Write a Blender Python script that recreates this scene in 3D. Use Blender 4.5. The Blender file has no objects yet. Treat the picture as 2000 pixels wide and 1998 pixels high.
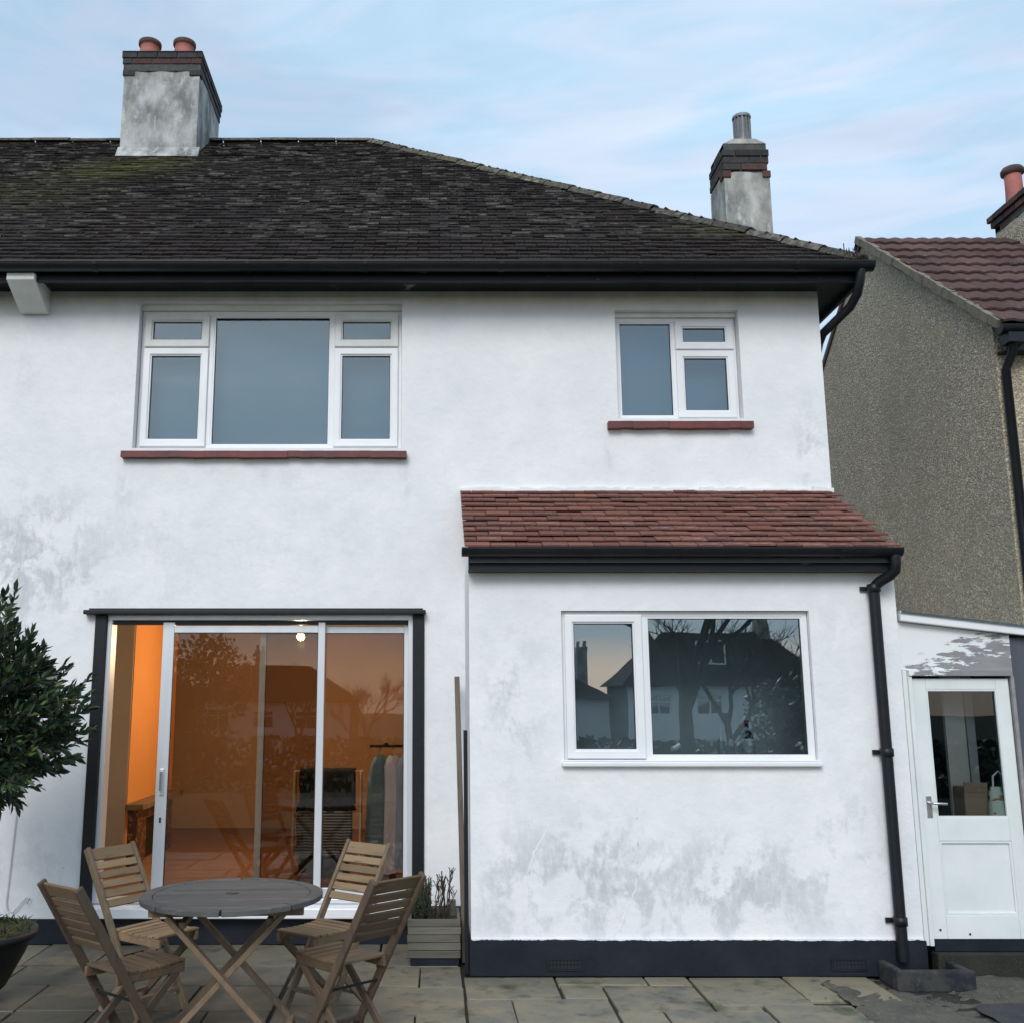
import bpy, math, random
from mathutils import Vector, Matrix
R = math.radians
rnd = random.Random(7)
scn = bpy.context.scene
col = scn.collection

# ------------------------------------------------------------------ camera, sky, sun, exposure
cd = bpy.data.cameras.new('camera'); cam = bpy.data.objects.new('camera', cd); col.objects.link(cam)
cam.location = (0, -7.36, 1.65); cam.rotation_euler = (R(90 + 10.54), 0, 0)
cd.sensor_width = 36; cd.lens = 35.5; cd.shift_x = 0.0775; cd.clip_end = 2000
scn.camera = cam

SUN_EL, SUN_ROT = 37.0, 194.0       # veiled sun behind the photographer
w = bpy.data.worlds.new('World'); scn.world = w; w.use_nodes = True
nt = w.node_tree; nt.nodes.clear()
def wn(t, **k):
    n = nt.nodes.new(t)
    for a, b in k.items(): setattr(n, a, b)
    return n
sky = wn('ShaderNodeTexSky', sky_type='NISHITA', sun_disc=False, sun_elevation=R(SUN_EL), sun_rotation=R(SUN_ROT))
sky.air_density = 1.0; sky.dust_density = 1.5; sky.ozone_density = 2.0
tc = wn('ShaderNodeTexCoord'); mp = wn('ShaderNodeMapping'); mp.inputs['Scale'].default_value = (1.0, 1.5, 5.2)
mp.inputs['Rotation'].default_value = (R(6), R(-9), R(20))
nz = wn('ShaderNodeTexNoise'); nz.inputs['Scale'].default_value = 1.7; nz.inputs['Detail'].default_value = 7; nz.inputs['Distortion'].default_value = .7
nz.inputs['Roughness'].default_value = .55
rp = wn('ShaderNodeMapRange'); rp.inputs[1].default_value = .40; rp.inputs[2].default_value = .72; rp.inputs[3].default_value = .6; rp.inputs[4].default_value = .86
mx = wn('ShaderNodeMix', data_type='RGBA'); mx.inputs[7].default_value = (4.3, 5.2, 6.9, 1)
bg = wn('ShaderNodeBackground'); bg.inputs[1].default_value = .134
ou = wn('ShaderNodeOutputWorld')
L = nt.links.new
L(tc.outputs['Generated'], mp.inputs[0]); L(mp.outputs[0], nz.inputs[0]); L(nz.outputs[0], rp.inputs[0]); L(rp.outputs[0], mx.inputs[0])
# thin cloud turns peach low down on the sunset side
dsep = wn('ShaderNodeSeparateXYZ'); L(tc.outputs['Generated'], dsep.inputs[0])
lowz = wn('ShaderNodeMapRange'); lowz.inputs[1].default_value = .030; lowz.inputs[2].default_value = .060; lowz.inputs[3].default_value = 1; lowz.inputs[4].default_value = 0; L(dsep.outputs[2], lowz.inputs[0])
west = wn('ShaderNodeMapRange'); west.inputs[1].default_value = .2; west.inputs[2].default_value = -.7; L(dsep.outputs[1], west.inputs[0])
pch = wn('ShaderNodeMath', operation='MULTIPLY'); L(lowz.outputs[0], pch.inputs[0]); L(west.outputs[0], pch.inputs[1])
cc = wn('ShaderNodeMix', data_type='RGBA'); 
nz2 = wn('ShaderNodeTexNoise'); nz2.inputs['Scale'].default_value = 4.5; nz2.inputs['Detail'].default_value = 8; nz2.inputs['Distortion'].default_value = 1.1; L(mp.outputs[0], nz2.inputs[0])
rp2 = wn('ShaderNodeMapRange'); rp2.inputs[1].default_value = .38; rp2.inputs[2].default_value = .66; L(nz2.outputs[0], rp2.inputs[0])
lav = wn('ShaderNodeMix', data_type='RGBA'); lav.inputs[6].default_value = (4.6, 6.45, 8.0, 1); lav.inputs[7].default_value = (6.0, 6.95, 8.2, 1); L(rp2.outputs[0], lav.inputs[0]); L(lav.outputs[2], cc.inputs[6])
cc.inputs[7].default_value = (13.0, 10.3, 8.8, 1); L(pch.outputs[0], cc.inputs[0]); L(cc.outputs[2], mx.inputs[7])
L(sky.outputs[0], mx.inputs[6]); L(mx.outputs[2], bg.inputs[0]); L(bg.outputs[0], ou.inputs[0])

sd = bpy.data.lights.new('sun', 'SUN'); sd.energy = 1.9; sd.angle = R(26); sd.color = (1, .98, .97)
so = bpy.data.objects.new('sun', sd); col.objects.link(so)
az = R(SUN_ROT); dv = Vector((math.sin(az) * math.cos(R(SUN_EL)), math.cos(az) * math.cos(R(SUN_EL)), math.sin(R(SUN_EL))))
so.rotation_euler = dv.to_track_quat('Z', 'Y').to_euler(); so.location = (0, -20, 20)
scn.view_settings.view_transform = 'Standard'; scn.view_settings.look = 'None'
scn.view_settings.exposure = 0.05; scn.view_settings.gamma = 1; scn.view_settings.use_curve_mapping = False

# ------------------------------------------------------------------ mesh builder
class MB:
    def __init__(s): s.v = []; s.f = []; s.sm = []
    def add(s, vs, fs, smooth=False):
        n = len(s.v); s.v += [tuple(p) for p in vs]
        for f in fs: s.f.append(tuple(n + i for i in f)); s.sm.append(smooth)
        return s
    def box(s, x0, x1, y0, y1, z0, z1):
        return s.add([(x0,y0,z0),(x1,y0,z0),(x1,y1,z0),(x0,y1,z0),(x0,y0,z1),(x1,y0,z1),(x1,y1,z1),(x0,y1,z1)],
                     [(0,3,2,1),(4,5,6,7),(0,1,5,4),(1,2,6,5),(2,3,7,6),(3,0,4,7)])
    def obox(s, c, ax, ay, az, hx, hy, hz):
        c = Vector(c); vs = []
        for k in (-1, 1):
            for i, j in ((-1,-1),(1,-1),(1,1),(-1,1)): vs.append(c + ax*hx*i + ay*hy*j + az*hz*k)
        return s.add(vs, [(0,3,2,1),(4,5,6,7),(0,1,5,4),(1,2,6,5),(2,3,7,6),(3,0,4,7)])
    def bar(s, p, q, w, h, up=(0,0,1)):
        p = Vector(p); q = Vector(q); d = (q - p); l = d.length; d.normalize()
        u = Vector(up); sx = d.cross(u)
        if sx.length < 1e-4: sx = d.cross(Vector((0,1,0)))
        sx.normalize(); u = sx.cross(d)
        return s.obox((p + q)/2, sx, d, u, w/2, l/2, h/2)
    def tube(s, pts, r, n=10, caps=True, r2=None):
        pts = [Vector(p) for p in pts]; rings = []
        for i, p in enumerate(pts):
            d = (pts[min(i+1, len(pts)-1)] - pts[max(i-1, 0)]).normalized()
            a = d.cross(Vector((0,0,1)))
            if a.length < .05: a = d.cross(Vector((0,1,0)))
            a.normalize(); b = a.cross(d); rr = r if r2 is None else r + (r2-r)*i/(len(pts)-1)
            rings.append([p + (a*math.cos(2*math.pi*k/n) + b*math.sin(2*math.pi*k/n))*rr for k in range(n)])
        vs = [q for g in rings for q in g]; fs = []
        for i in range(len(pts)-1):
            for k in range(n):
                a, b = i*n+k, i*n+(k+1) % n; fs.append((a, a+n, b+n, b))
        s.add(vs, fs, True)
        if caps: s.add(rings[0], [tuple(range(n))]); s.add(rings[-1], [tuple(reversed(range(n)))])
        return s
    def lathe(s, prof, c=(0,0,0), n=24, smooth=True):
        vs = []; fs = []
        for r, z in prof:
            for k in range(n):
                a = 2*math.pi*k/n; vs.append((c[0]+r*math.cos(a), c[1]+r*math.sin(a), c[2]+z))
        for i in range(len(prof)-1):
            for k in range(n):
                a, b = i*n+k, i*n+(k+1) % n; fs.append((a, b, b+n, a+n))
        return s.add(vs, fs, smooth)
    def prism(s, poly, fn, t0, t1):
        """poly: 2-D outline; fn(a, b, t) -> 3-D point"""
        n = len(poly); vs = [fn(a, b, t0) for a, b in poly] + [fn(a, b, t1) for a, b in poly]
        fs = [tuple(range(n)), tuple(reversed(range(n, 2*n)))] + [(i, n+i, n+(i+1) % n, (i+1) % n) for i in range(n)]
        return s.add(vs, fs)
    def ring(s, x0, x1, z0, z1, y0, y1, t, tb=None):
        """rectangular frame in the xz plane, mitred"""
        tb = t if tb is None else tb
        o = [(x0,z0),(x1,z0),(x1,z1),(x0,z1)]; i = [(x0+t,z0+tb),(x1-t,z0+tb),(x1-t,z1-t),(x0+t,z1-t)]
        vs = [(a,y0,b) for a, b in o+i] + [(a,y1,b) for a, b in o+i]; fs = []
        for k in range(4):
            m = (k+1) % 4
            fs += [(k,m,4+m,4+k),(8+k,12+k,12+m,8+m),(k,8+k,8+m,m),(4+k,4+m,12+m,12+k)]
        return s.add(vs, fs)
    def wall(s, x0, x1, z0, z1, y0, y1, holes=()):
        xs = sorted({x0, x1, *[h[0] for h in holes], *[h[1] for h in holes]}); zs = sorted({z0, z1, *[h[2] for h in holes], *[h[3] for h in holes]})
        for a, b in zip(xs, xs[1:]):
            for c, d in zip(zs, zs[1:]):
                if any(h[0] <= a and b <= h[1] and h[2] <= c and d <= h[3] for h in holes): continue
                s.add([(a,y0,c),(b,y0,c),(b,y0,d),(a,y0,d)], [(0,1,2,3)]); s.add([(a,y1,c),(b,y1,c),(b,y1,d),(a,y1,d)], [(3,2,1,0)])
        for h in list(holes): 
            a, b, c, d = h
            s.add([(a,y0,c),(a,y1,c),(a,y1,d),(a,y0,d)], [(0,1,2,3)]); s.add([(b,y0,c),(b,y1,c),(b,y1,d),(b,y0,d)], [(3,2,1,0)])
            s.add([(a,y0,c),(b,y0,c),(b,y1,c),(a,y1,c)], [(0,1,2,3)]); s.add([(a,y0,d),(b,y0,d),(b,y1,d),(a,y1,d)], [(3,2,1,0)])
        a, b, c, d = x0, x1, z0, z1
        s.add([(a,y0,c),(a,y1,c),(a,y1,d),(a,y0,d)], [(3,2,1,0)]); s.add([(b,y0,c),(b,y1,c),(b,y1,d),(b,y0,d)], [(0,1,2,3)])
        s.add([(a,y0,d),(b,y0,d),(b,y1,d),(a,y1,d)], [(0,1,2,3)])
        return s
    def mesh(s, name, m):
        me = bpy.data.meshes.new(name); me.from_pydata(s.v, [], s.f); me.update()
        me.polygons.foreach_set('use_smooth', s.sm)
        if m: me.materials.append(m)
        return me
    def build(s, name, m, parent=None, bev=0, local=False, label=None, kind=None):
        return link(name, s.mesh(name, m), parent, bev, local, label, kind)
def rootloc(o):
    l = Vector((0,0,0))
    while o is not None: 
        l = l + o.location if o.parent is None else l
        o = o.parent
    return l
def link(name, me, parent=None, bev=0, local=False, label=None, kind=None):
    o = bpy.data.objects.new(name, me); col.objects.link(o)
    if parent:
        o.parent = parent
        if not local and parent.parent is None: o.matrix_parent_inverse = Matrix.Translation(-parent.location)
    if bev:
        b = o.modifiers.new('bevel', 'BEVEL'); b.width = bev; b.segments = 2; b.limit_method = 'ANGLE'; b.angle_limit = R(40)
    if label: o['label'] = label
    if kind: o['kind'] = kind
    return o
def tag(o, label, cat, group=None):
    o['label'] = label; o['category'] = cat
    if group: o['group'] = group
    return o
def thing(name, label, cat, loc=(0,0,0), rz=0, group=None):
    o = bpy.data.objects.new(name, None); col.objects.link(o); o.location = loc; o.rotation_euler = (0,0,rz); o.empty_display_size = .1
    return tag(o, label, cat, group)
def struct(o): o['kind'] = 'structure'; return o
def copy_tree(o, parent=None):
    c = o.copy(); col.objects.link(c)
    if parent: c.parent = parent
    for ch in o.children: copy_tree(ch, c)
    return c

# ------------------------------------------------------------------ materials
class NM:
    """small node-material writer"""
    def __init__(s, name):
        s.m = bpy.data.materials.new(name); s.m.use_nodes = True; s.t = s.m.node_tree; s.b = s.t.nodes['Principled BSDF']
        s.co = s.t.nodes.new('ShaderNodeTexCoord').outputs['Object']
        s.oi = s.t.nodes.new('ShaderNodeObjectInfo').outputs['Random']; s.gi = None
    def l(s, a, b): s.t.links.new(a, b)
    def n(s, t, **k):
        n = s.t.nodes.new(t)
        for a, b in k.items(): setattr(n, a, b)
        return n
    def jitter(s):
        """texture space shifted per object"""
        a = s.n('ShaderNodeVectorMath', operation='SCALE'); c = s.n('ShaderNodeCombineXYZ')
        for i in range(3): s.l(s.oi, c.inputs[i])
        s.l(c.outputs[0], a.inputs[0]); a.inputs['Scale'].default_value = 37
        b = s.n('ShaderNodeVectorMath', operation='ADD'); s.l(s.co, b.inputs[0]); s.l(a.outputs[0], b.inputs[1]); s.co = b.outputs[0]; return s
    def island(s):
        if s.gi is None: s.gi = s.n('ShaderNodeNewGeometry').outputs['Random Per Island']
        return s.gi
    def noise(s, scale, detail=4, stretch=(1,1,1), rough=.6, lo=None, hi=None, dist=0):
        mp = s.n('ShaderNodeMapping'); mp.inputs['Scale'].default_value = stretch; s.l(s.co, mp.inputs[0])
        z = s.n('ShaderNodeTexNoise'); z.inputs['Scale'].default_value = scale; z.inputs['Detail'].default_value = detail; z.inputs['Roughness'].default_value = rough
        z.inputs['Distortion'].default_value = dist; s.l(mp.outputs[0], z.inputs[0])
        return z.outputs[0] if lo is None else s.rng(z.outputs[0], lo, hi)
    def voro(s, scale, feature='F1', out='Distance'):
        z = s.n('ShaderNodeTexVoronoi', feature=feature); z.inputs['Scale'].default_value = scale; s.l(s.co, z.inputs[0]); return z.outputs[out]
    def rng(s, v, lo, hi, a=0, b=1, smooth=False):
        r = s.n('ShaderNodeMapRange'); r.interpolation_type = 'SMOOTHSTEP' if smooth else 'LINEAR'
        s.l(v, r.inputs[0])
        for i, q in enumerate((lo, hi, a, b)): r.inputs[i+1].default_value = q
        return r.outputs[0]
    def op(s, o, a, b=0.0):
        m = s.n('ShaderNodeMath', operation=o)
        for i, q in enumerate((a, b)):
            if isinstance(q, (int, float)): m.inputs[i].default_value = q
            else: s.l(q, m.inputs[i])
        return m.outputs[0]
    def mix(s, f, a, b, bt='MIX'):
        m = s.n('ShaderNodeMix', data_type='RGBA', blend_type=bt)
        for i, q in ((0, f), (6, a), (7, b)):
            if isinstance(q, (int, float)): m.inputs[i].default_value = q
            elif isinstance(q, tuple): m.inputs[i].default_value = (*q, 1)
            else: s.l(q, m.inputs[i])
        return m.outputs[2]
    def blob(s, c, r, lo=.0, hi=1.0):
        a = s.n('ShaderNodeVectorMath', operation='SUBTRACT'); s.l(s.co, a.inputs[0]); a.inputs[1].default_value = c
        d = s.n('ShaderNodeVectorMath', operation='DIVIDE'); s.l(a.outputs[0], d.inputs[0]); d.inputs[1].default_value = r
        e = s.n('ShaderNodeVectorMath', operation='LENGTH'); s.l(d.outputs[0], e.inputs[0]); return s.rng(e.outputs['Value'], 1, 0, lo, hi, True)
    def axis(s, i):
        x = s.n('ShaderNodeSeparateXYZ'); s.l(s.co, x.inputs[0]); return x.outputs[i]
    def vary(s, c, rand, amt):
        """brightness change per piece"""
        h = s.n('ShaderNodeHueSaturation'); s.l(s.rng(rand, 0, 1, 1-amt, 1+amt), h.inputs['Value']); s.l(c, h.inputs['Color']); return h.outputs[0]
    def bump(s, v, d, strength=.6):
        b = s.n('ShaderNodeBump'); b.inputs['Distance'].default_value = d; b.inputs['Strength'].default_value = strength; s.l(v, b.inputs['Height'])
        if s.b.inputs['Normal'].links: s.l(s.b.inputs['Normal'].links[0].from_socket, b.inputs['Normal'])
        s.l(b.outputs[0], s.b.inputs['Normal']); return s
    def col(s, c):
        if isinstance(c, tuple): s.b.inputs['Base Color'].default_value = (*c, 1)
        else: s.l(c, s.b.inputs['Base Color'])
        return s
    def rough(s, v):
        if isinstance(v, (int, float)): s.b.inputs['Roughness'].default_value = v
        else: s.l(v, s.b.inputs['Roughness'])
        return s
def simple(name, c1, c2, scale=6, rough=.6, bump=0, stretch=(1,1,1), vary=.0, metal=0, spec=.5):
    n = NM(name).jitter(); c = n.mix(n.noise(scale, 5, stretch, lo=.3, hi=.7), c1, c2)
    if vary: c = n.vary(c, n.oi, vary)
    n.col(c).rough(rough)
    if bump: n.bump(n.noise(scale*6, 4, stretch), bump)
    n.b.inputs['Metallic'].default_value = metal; n.b.inputs['Specular IOR Level'].default_value = spec
    return n.m

def render_mat(name, blobs, grime=.5):
    n = NM(name)
    c = n.mix(n.noise(2.2, 6, lo=.35, hi=.75), (.80,.80,.80), (.70,.715,.735))
    c = n.mix(n.op('MULTIPLY', n.noise(9, 7, (.8,1,1), lo=.5, hi=.75), .35), c, (.64,.66,.68))
    patch = n.noise(4.5, 9, (1,1,.75), rough=.66, lo=.46, hi=.55, dist=.2); fine = n.noise(26, 6, (1,1,.4), rough=.7, lo=.36, hi=.58)
    for cc, rr, st, colr in blobs:
        f = n.op('MULTIPLY', n.op('MULTIPLY', n.blob(cc, rr), st), n.op('MULTIPLY', patch, n.rng(fine, 0, 1, .30, 1)))
        c = n.mix(f, c, colr)
    # soot and algae under the eaves, ragged lower edge
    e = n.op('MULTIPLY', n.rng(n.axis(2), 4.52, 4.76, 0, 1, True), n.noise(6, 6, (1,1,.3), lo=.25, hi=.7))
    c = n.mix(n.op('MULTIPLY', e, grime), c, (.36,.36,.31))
    sp = n.rng(n.voro(1.9), .012, .02, 1, 0); c = n.mix(n.op('MULTIPLY', sp, .7), c, (.2,.2,.2))
    n.col(c).rough(.85); n.b.inputs['Specular IOR Level'].default_value = .2
    n.bump(n.noise(3.5, 3), .016, .6).bump(n.noise(11, 6, dist=.4), .006, .55).bump(n.noise(26, 5), .004, .6).bump(n.noise(120, 3), .0015, .5)
    return n.m
G1 = (.49,.515,.525); G2 = (.52,.545,.555)
M = {}
M['render'] = render_mat('white_render', [((-2.95,0,2.75),(.75,1,.75),.95,G1), ((-2.75,0,2.5),(.6,1,.35),.6,G1), ((2.85,0,3.5),(.22,1,.6),.8,G1),
    ((-3.1,0,2.3),(.35,1,.8),.8,G1), ((-2.2,0,2.7),(.9,1,.8),.35,G2), ((.3,0,1.9),(.3,1,1.3),.35,G2), ((-2.8,0,.5),(.7,1,.5),.5,G2), ((-.9,0,2.8),(1.2,1,.5),.25,G2), ((-2.3,0,3.2),(.10,1,.3),.5,G2), ((-.21,0,3.2),(.08,1,.28),.5,G2), ((1.33,0,3.45),(.07,1,.25),.5,G2), ((2.39,0,3.45),(.08,1,.28),.5,G2), ((-1.3,0,3.3),(.9,1,.18),.3,G2), ((-3.1,0,4.2),(.25,1,.5),.4,G2)], .5)
M['render_ext'] = render_mat('white_render_worn', [((.5,-.82,1.6),(.35,1,.8),.75,G2), ((1.0,-.82,.6),(.85,1,.55),1.0,G1), ((1.9,-.82,.55),(.75,1,.45),1.0,G1), ((1.5,-.82,.4),(1.6,1,.4),.7,G2),
    ((2.6,-.82,.7),(.5,1,.7),.7,G2), ((.5,-.82,.5),(.5,1,.6),.7,G2), ((2.6,-.82,2.1),(.3,1,.3),.3,G2)], 0)
M['plinth'] = simple('black_bitumen_paint', (.005,.008,.014), (.013,.018,.027), 5, .6, .003, (1,1,1), 0, 0, .3)
def gully_mat():
    n = NM('dusty_painted_concrete'); c = n.mix(n.noise(8, 7, lo=.42, hi=.6), (.010,.013,.020), (.04,.04,.038)); c = n.mix(n.noise(30, 5, lo=.6, hi=.75), c, (.09,.086,.075)); n.col(c).rough(.85).bump(n.noise(30, 6), .008); return n.m
M['gully'] = gully_mat()
M['black_paint'] = simple('black_gloss_paint', (.004,.006,.009), (.009,.011,.014), 9, .45, .001, (1,1,4), 0, 0, .35)
def fascia_mat():
    n = NM('black_fascia_paint'); c = n.mix(n.noise(7, 5, (1,1,3), lo=.3, hi=.7), (.004,.006,.010), (.009,.012,.017))
    c = n.mix(n.op('MULTIPLY', n.noise(5, 6, (1,1,6), lo=.66, hi=.72), .6), c, (.3,.31,.33)); n.col(c).rough(.5).bump(n.noise(30, 3, (.2,1,1)), .002); n.b.inputs['Specular IOR Level'].default_value = .3; return n.m
M['fascia'] = fascia_mat()
M['black_plastic'] = simple('black_plastic', (.004,.006,.009), (.010,.012,.015), 12, .45, .0005, (1,1,1), 0, 0, .35)
M['upvc'] = simple('white_upvc', (.80,.81,.82), (.72,.73,.74), 3, .3)
M['upvc_old'] = simple('weathered_upvc', (.74,.75,.74), (.60,.61,.58), 5, .45)
M['gasket'] = simple('black_gasket', (.01,.01,.012), (.015,.015,.016), 5, .5)
M['alu'] = simple('brushed_aluminium', (.72,.74,.76), (.6,.62,.65), 6, .38, 0, (1,1,.1), 0, .35)
def sill_mat():
    n = NM('red_sill_paint'); c = n.mix(n.noise(9, 6, lo=.35, hi=.7), (.16,.028,.025), (.075,.02,.02)); c = n.mix(n.noise(22, 5, (1,1,3), lo=.6, hi=.7), c, (.05,.05,.035))
    n.col(c).rough(.55).bump(n.noise(40, 4), .003); return n.m
M['sill'] = sill_mat()
def roof_mat(name, a, b, lichen, moss, lc=(.30,.31,.31), lo=.56, edge=None):
    n = NM(name); r = n.op('FRACT', n.op('ADD', n.island(), n.oi))
    c = n.mix(r, a, b)
    c = n.mix(n.op('MULTIPLY', n.noise(1.1, 4, lo=.4, hi=.65), .6), c, (a[0]*.8, a[1]*.8, a[2]*1.0))
    c = n.mix(n.noise(30, 5, lo=.45, hi=.75), c, (b[0]*1.7, b[1]*1.7, b[2]*1.6))
    r2 = n.op('FRACT', n.op('MULTIPLY', r, 17.3))
    c = n.mix(n.op('MULTIPLY', n.op('MULTIPLY', n.noise(24, 6, (.6,1,1), lo=lo, hi=lo+.1), n.rng(r2, .25, 1, 0, 1)), lichen), c, lc)
    if edge:     # pale lichen crust along the exposed lower edges of the tiles
        dt = n.n('ShaderNodeVectorMath', operation='DOT_PRODUCT'); g = n.n('ShaderNodeNewGeometry'); n.l(g.outputs['True Normal'], dt.inputs[0]); dt.inputs[1].default_value = edge
        f = n.op('MULTIPLY', n.rng(dt.outputs['Value'], .8, .9), n.op('MULTIPLY', n.noise(15, 6, (.45,1,1), lo=.46, hi=.60), n.rng(r2, .35, .8, .15, 1))); c = n.mix(n.op('MULTIPLY', f, .6), c, (.34,.335,.31))
    for cc, rr, st in moss: c = n.mix(n.op('MULTIPLY', n.op('MULTIPLY', n.blob(cc, rr), st), n.noise(9, 5, lo=.30, hi=.58)), c, (.095,.098,.035))
    c = n.vary(c, n.op('FRACT', n.op('MULTIPLY', r, 7.7)), .2)
    n.col(c).rough(.9).bump(n.noise(60, 4), .003); n.b.inputs['Specular IOR Level'].default_value = .15; return n.m
M['tile_dark'] = roof_mat('weathered_dark_tile', (.017,.013,.012), (.025,.019,.018), .35, [((-3.1,2.5,7.2),(.9,.9,.9),.9), ((-3.5,2.2,7.0),(.8,.8,.8),.6), ((2.4,.4,5.4),(.8,.8,.5),.4), ((-3.9,1.5,6.2),(1.5,1.2,1.2),.3)], (.30,.31,.31), .60, (0,-.767,-.642))
M['tile_red'] = roof_mat('red_clay_tile', (.215,.088,.066), (.125,.066,.055), .55, [((2.3,-.5,2.8),(.5,.5,.4),.5), ((.5,-.5,2.8),(.5,.5,.4),.35)], (.30,.235,.19), .52)
M['tile_brown'] = roof_mat('brown_concrete_tile', (.105,.058,.052), (.075,.048,.046), .3, [], (.25,.22,.2), .6)
M['ridge'] = roof_mat('ridge_tile_mortar', (.05,.045,.042), (.085,.075,.065), .7, [((.5,2.5,7),(3,3,3),.4)], (.28,.29,.24), .5)
def stack_mat(name, base=(.36,.36,.34)):
    n = NM(name); c = n.mix(n.noise(4, 7, (1,1,.5), lo=.38, hi=.62), base, (.17,.175,.17)); c = n.mix(n.noise(11, 6, (1,1,.4), lo=.55, hi=.7), c, (.5,.5,.47))
    c = n.mix(n.op('MULTIPLY', n.noise(5, 6, lo=.55, hi=.7), .6), c, (.09,.09,.075)); n.col(c).rough(.9).bump(n.noise(16, 6), .012); return n.m
M['stack'] = stack_mat('stained_chimney_render', (.47,.48,.47)); M['stack_n'] = stack_mat('stained_chimney_render_pale', (.50,.49,.45))
M['brick_dark'] = simple('sooty_brick', (.022,.022,.026), (.05,.045,.045), 18, .9, .003, (1,1,1), .35)
M['brick_red'] = simple('sooty_red_brick', (.06,.035,.035), (.12,.055,.045), 18, .9, .003, (1,1,1), .4)
M['mortar'] = simple('dark_mortar', (.05,.05,.048), (.09,.09,.085), 20, .95)
M['terracotta'] = simple('terracotta', (.42,.14,.11), (.30,.11,.095), 12, .75, .002)
M['pot_rim'] = simple('sooty_terracotta', (.05,.035,.035), (.12,.06,.05), 12, .85)
M['cowl'] = simple('dull_galvanised_steel', (.26,.27,.28), (.12,.125,.135), 14, .6, 0, (1,1,.2), 0, .4)
def dash_mat():
    n = NM('pebbledash'); v = n.n('ShaderNodeTexVoronoi'); v.inputs['Scale'].default_value = 66; n.l(n.co, v.inputs[0]); cr = n.n('ShaderNodeSeparateColor'); n.l(v.outputs['Color'], cr.inputs[0])
    c = n.mix(n.rng(cr.outputs[0], .1, .95), (.31,.262,.185), (.62,.53,.39)); c = n.mix(n.rng(cr.outputs[1], .93, .95), c, (.66,.64,.58)); c = n.mix(n.op('MULTIPLY', n.rng(v.outputs['Distance'], .45, .8), .6), c, (.16,.145,.11))
    c = n.mix(n.op('MULTIPLY', n.noise(1.1, 7, (1,1,.5), lo=.42, hi=.68), .4), c, (.21,.205,.145)); n.col(c).rough(.9).bump(v.outputs['Distance'], -.012, .8); return n.m
M['dash'] = dash_mat()
M['verge'] = simple('verge_mortar', (.22,.20,.16), (.14,.12,.08), 16, .95, .006)
def slab_mat():
    n = NM('sandstone_slab').jitter(); c = n.mix(n.oi, (.215,.19,.135), (.115,.118,.105)); c = n.mix(n.noise(5, 6, lo=.35, hi=.7), c, (.25,.21,.135)); c = n.mix(n.noise(9, 6, lo=.55, hi=.75), c, (.05,.05,.042))
    n.co = n.n('ShaderNodeNewGeometry').outputs['Position']
    c = n.mix(n.op('MULTIPLY', n.blob((-1.5,-1.5,0),(1.75,2.0,1)), n.noise(3, 5, lo=.05, hi=.42)), c, (.018,.024,.019)); c = n.mix(n.noise(2.5, 6, lo=.58, hi=.7), c, (.05,.06,.025))
    n.col(c).rough(n.noise(4, 4, lo=-.6, hi=1.2)).bump(n.noise(12, 6), .006).bump(n.noise(70, 4), .0015); return n.m
M['slab'] = slab_mat()
def ground_mat(name, a, b, c3, sc=3, bump=.01):
    n = NM(name); c = n.mix(n.noise(sc, 7, lo=.35, hi=.65), a, b); c = n.mix(n.noise(sc*9, 5, lo=.55, hi=.7), c, c3); n.col(c).rough(.85).bump(n.noise(sc*12, 6), bump); return n.m
M['joint'] = ground_mat('mossy_joint_sand', (.012,.013,.009), (.024,.023,.017), (.035,.042,.014), 6)
M['concrete'] = ground_mat('worn_concrete', (.105,.095,.072), (.055,.053,.044), (.15,.135,.105), 4, .01)
M['tarmac'] = ground_mat('tarmac', (.028,.03,.034), (.045,.046,.048), (.08,.08,.078), 8, .008)
M['lawn'] = ground_mat('lawn', (.03,.05,.015), (.045,.06,.02), (.06,.055,.03), 2, .04)
def wood_mat(name, a, b, c3, vary=.2, axis=(1,1,1), sc=9):
    n = NM(name).jitter(); c = n.mix(n.noise(sc, 6, axis, lo=.3, hi=.7), a, b); c = n.mix(n.noise(sc*4, 5, axis, lo=.55, hi=.75), c, c3); c = n.vary(c, n.oi, vary); n.col(c).rough(.7).bump(n.noise(sc*5, 4, axis), .0015); return n.m
M['teak'] = wood_mat('weathered_teak', (.26,.17,.09), (.165,.112,.062), (.085,.072,.047), .22, (.15,1,1))
M['teak_leg'] = wood_mat('weathered_teak_legs', (.20,.135,.08), (.12,.085,.053), (.07,.062,.038), .2, (1,1,.3))
M['teak_d'] = wood_mat('dark_teak', (.15,.094,.052), (.09,.06,.036), (.05,.045,.03), .22, (.15,1,1)); M['teak_leg_d'] = wood_mat('dark_teak_legs', (.11,.071,.044), (.066,.046,.031), (.045,.04,.026), .2, (1,1,.3))  # darker copy of the teak pair, for the two front chairs
M['teak_grey'] = wood_mat('silvered_teak', (.092,.09,.085), (.055,.054,.053), (.15,.147,.14), .15, (.12,1,1))
M['planter'] = wood_mat('silvered_softwood', (.16,.15,.118), (.095,.09,.07), (.06,.065,.042), .2, (.12,1,1))
M['pole'] = wood_mat('rough_grey_timber', (.13,.105,.075), (.07,.055,.04), (.045,.035,.025), .1, (1,1,.08))
M['door_paint'] = simple('white_door_paint', (.74,.77,.75), (.64,.68,.67), 4, .4, .001)
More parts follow.
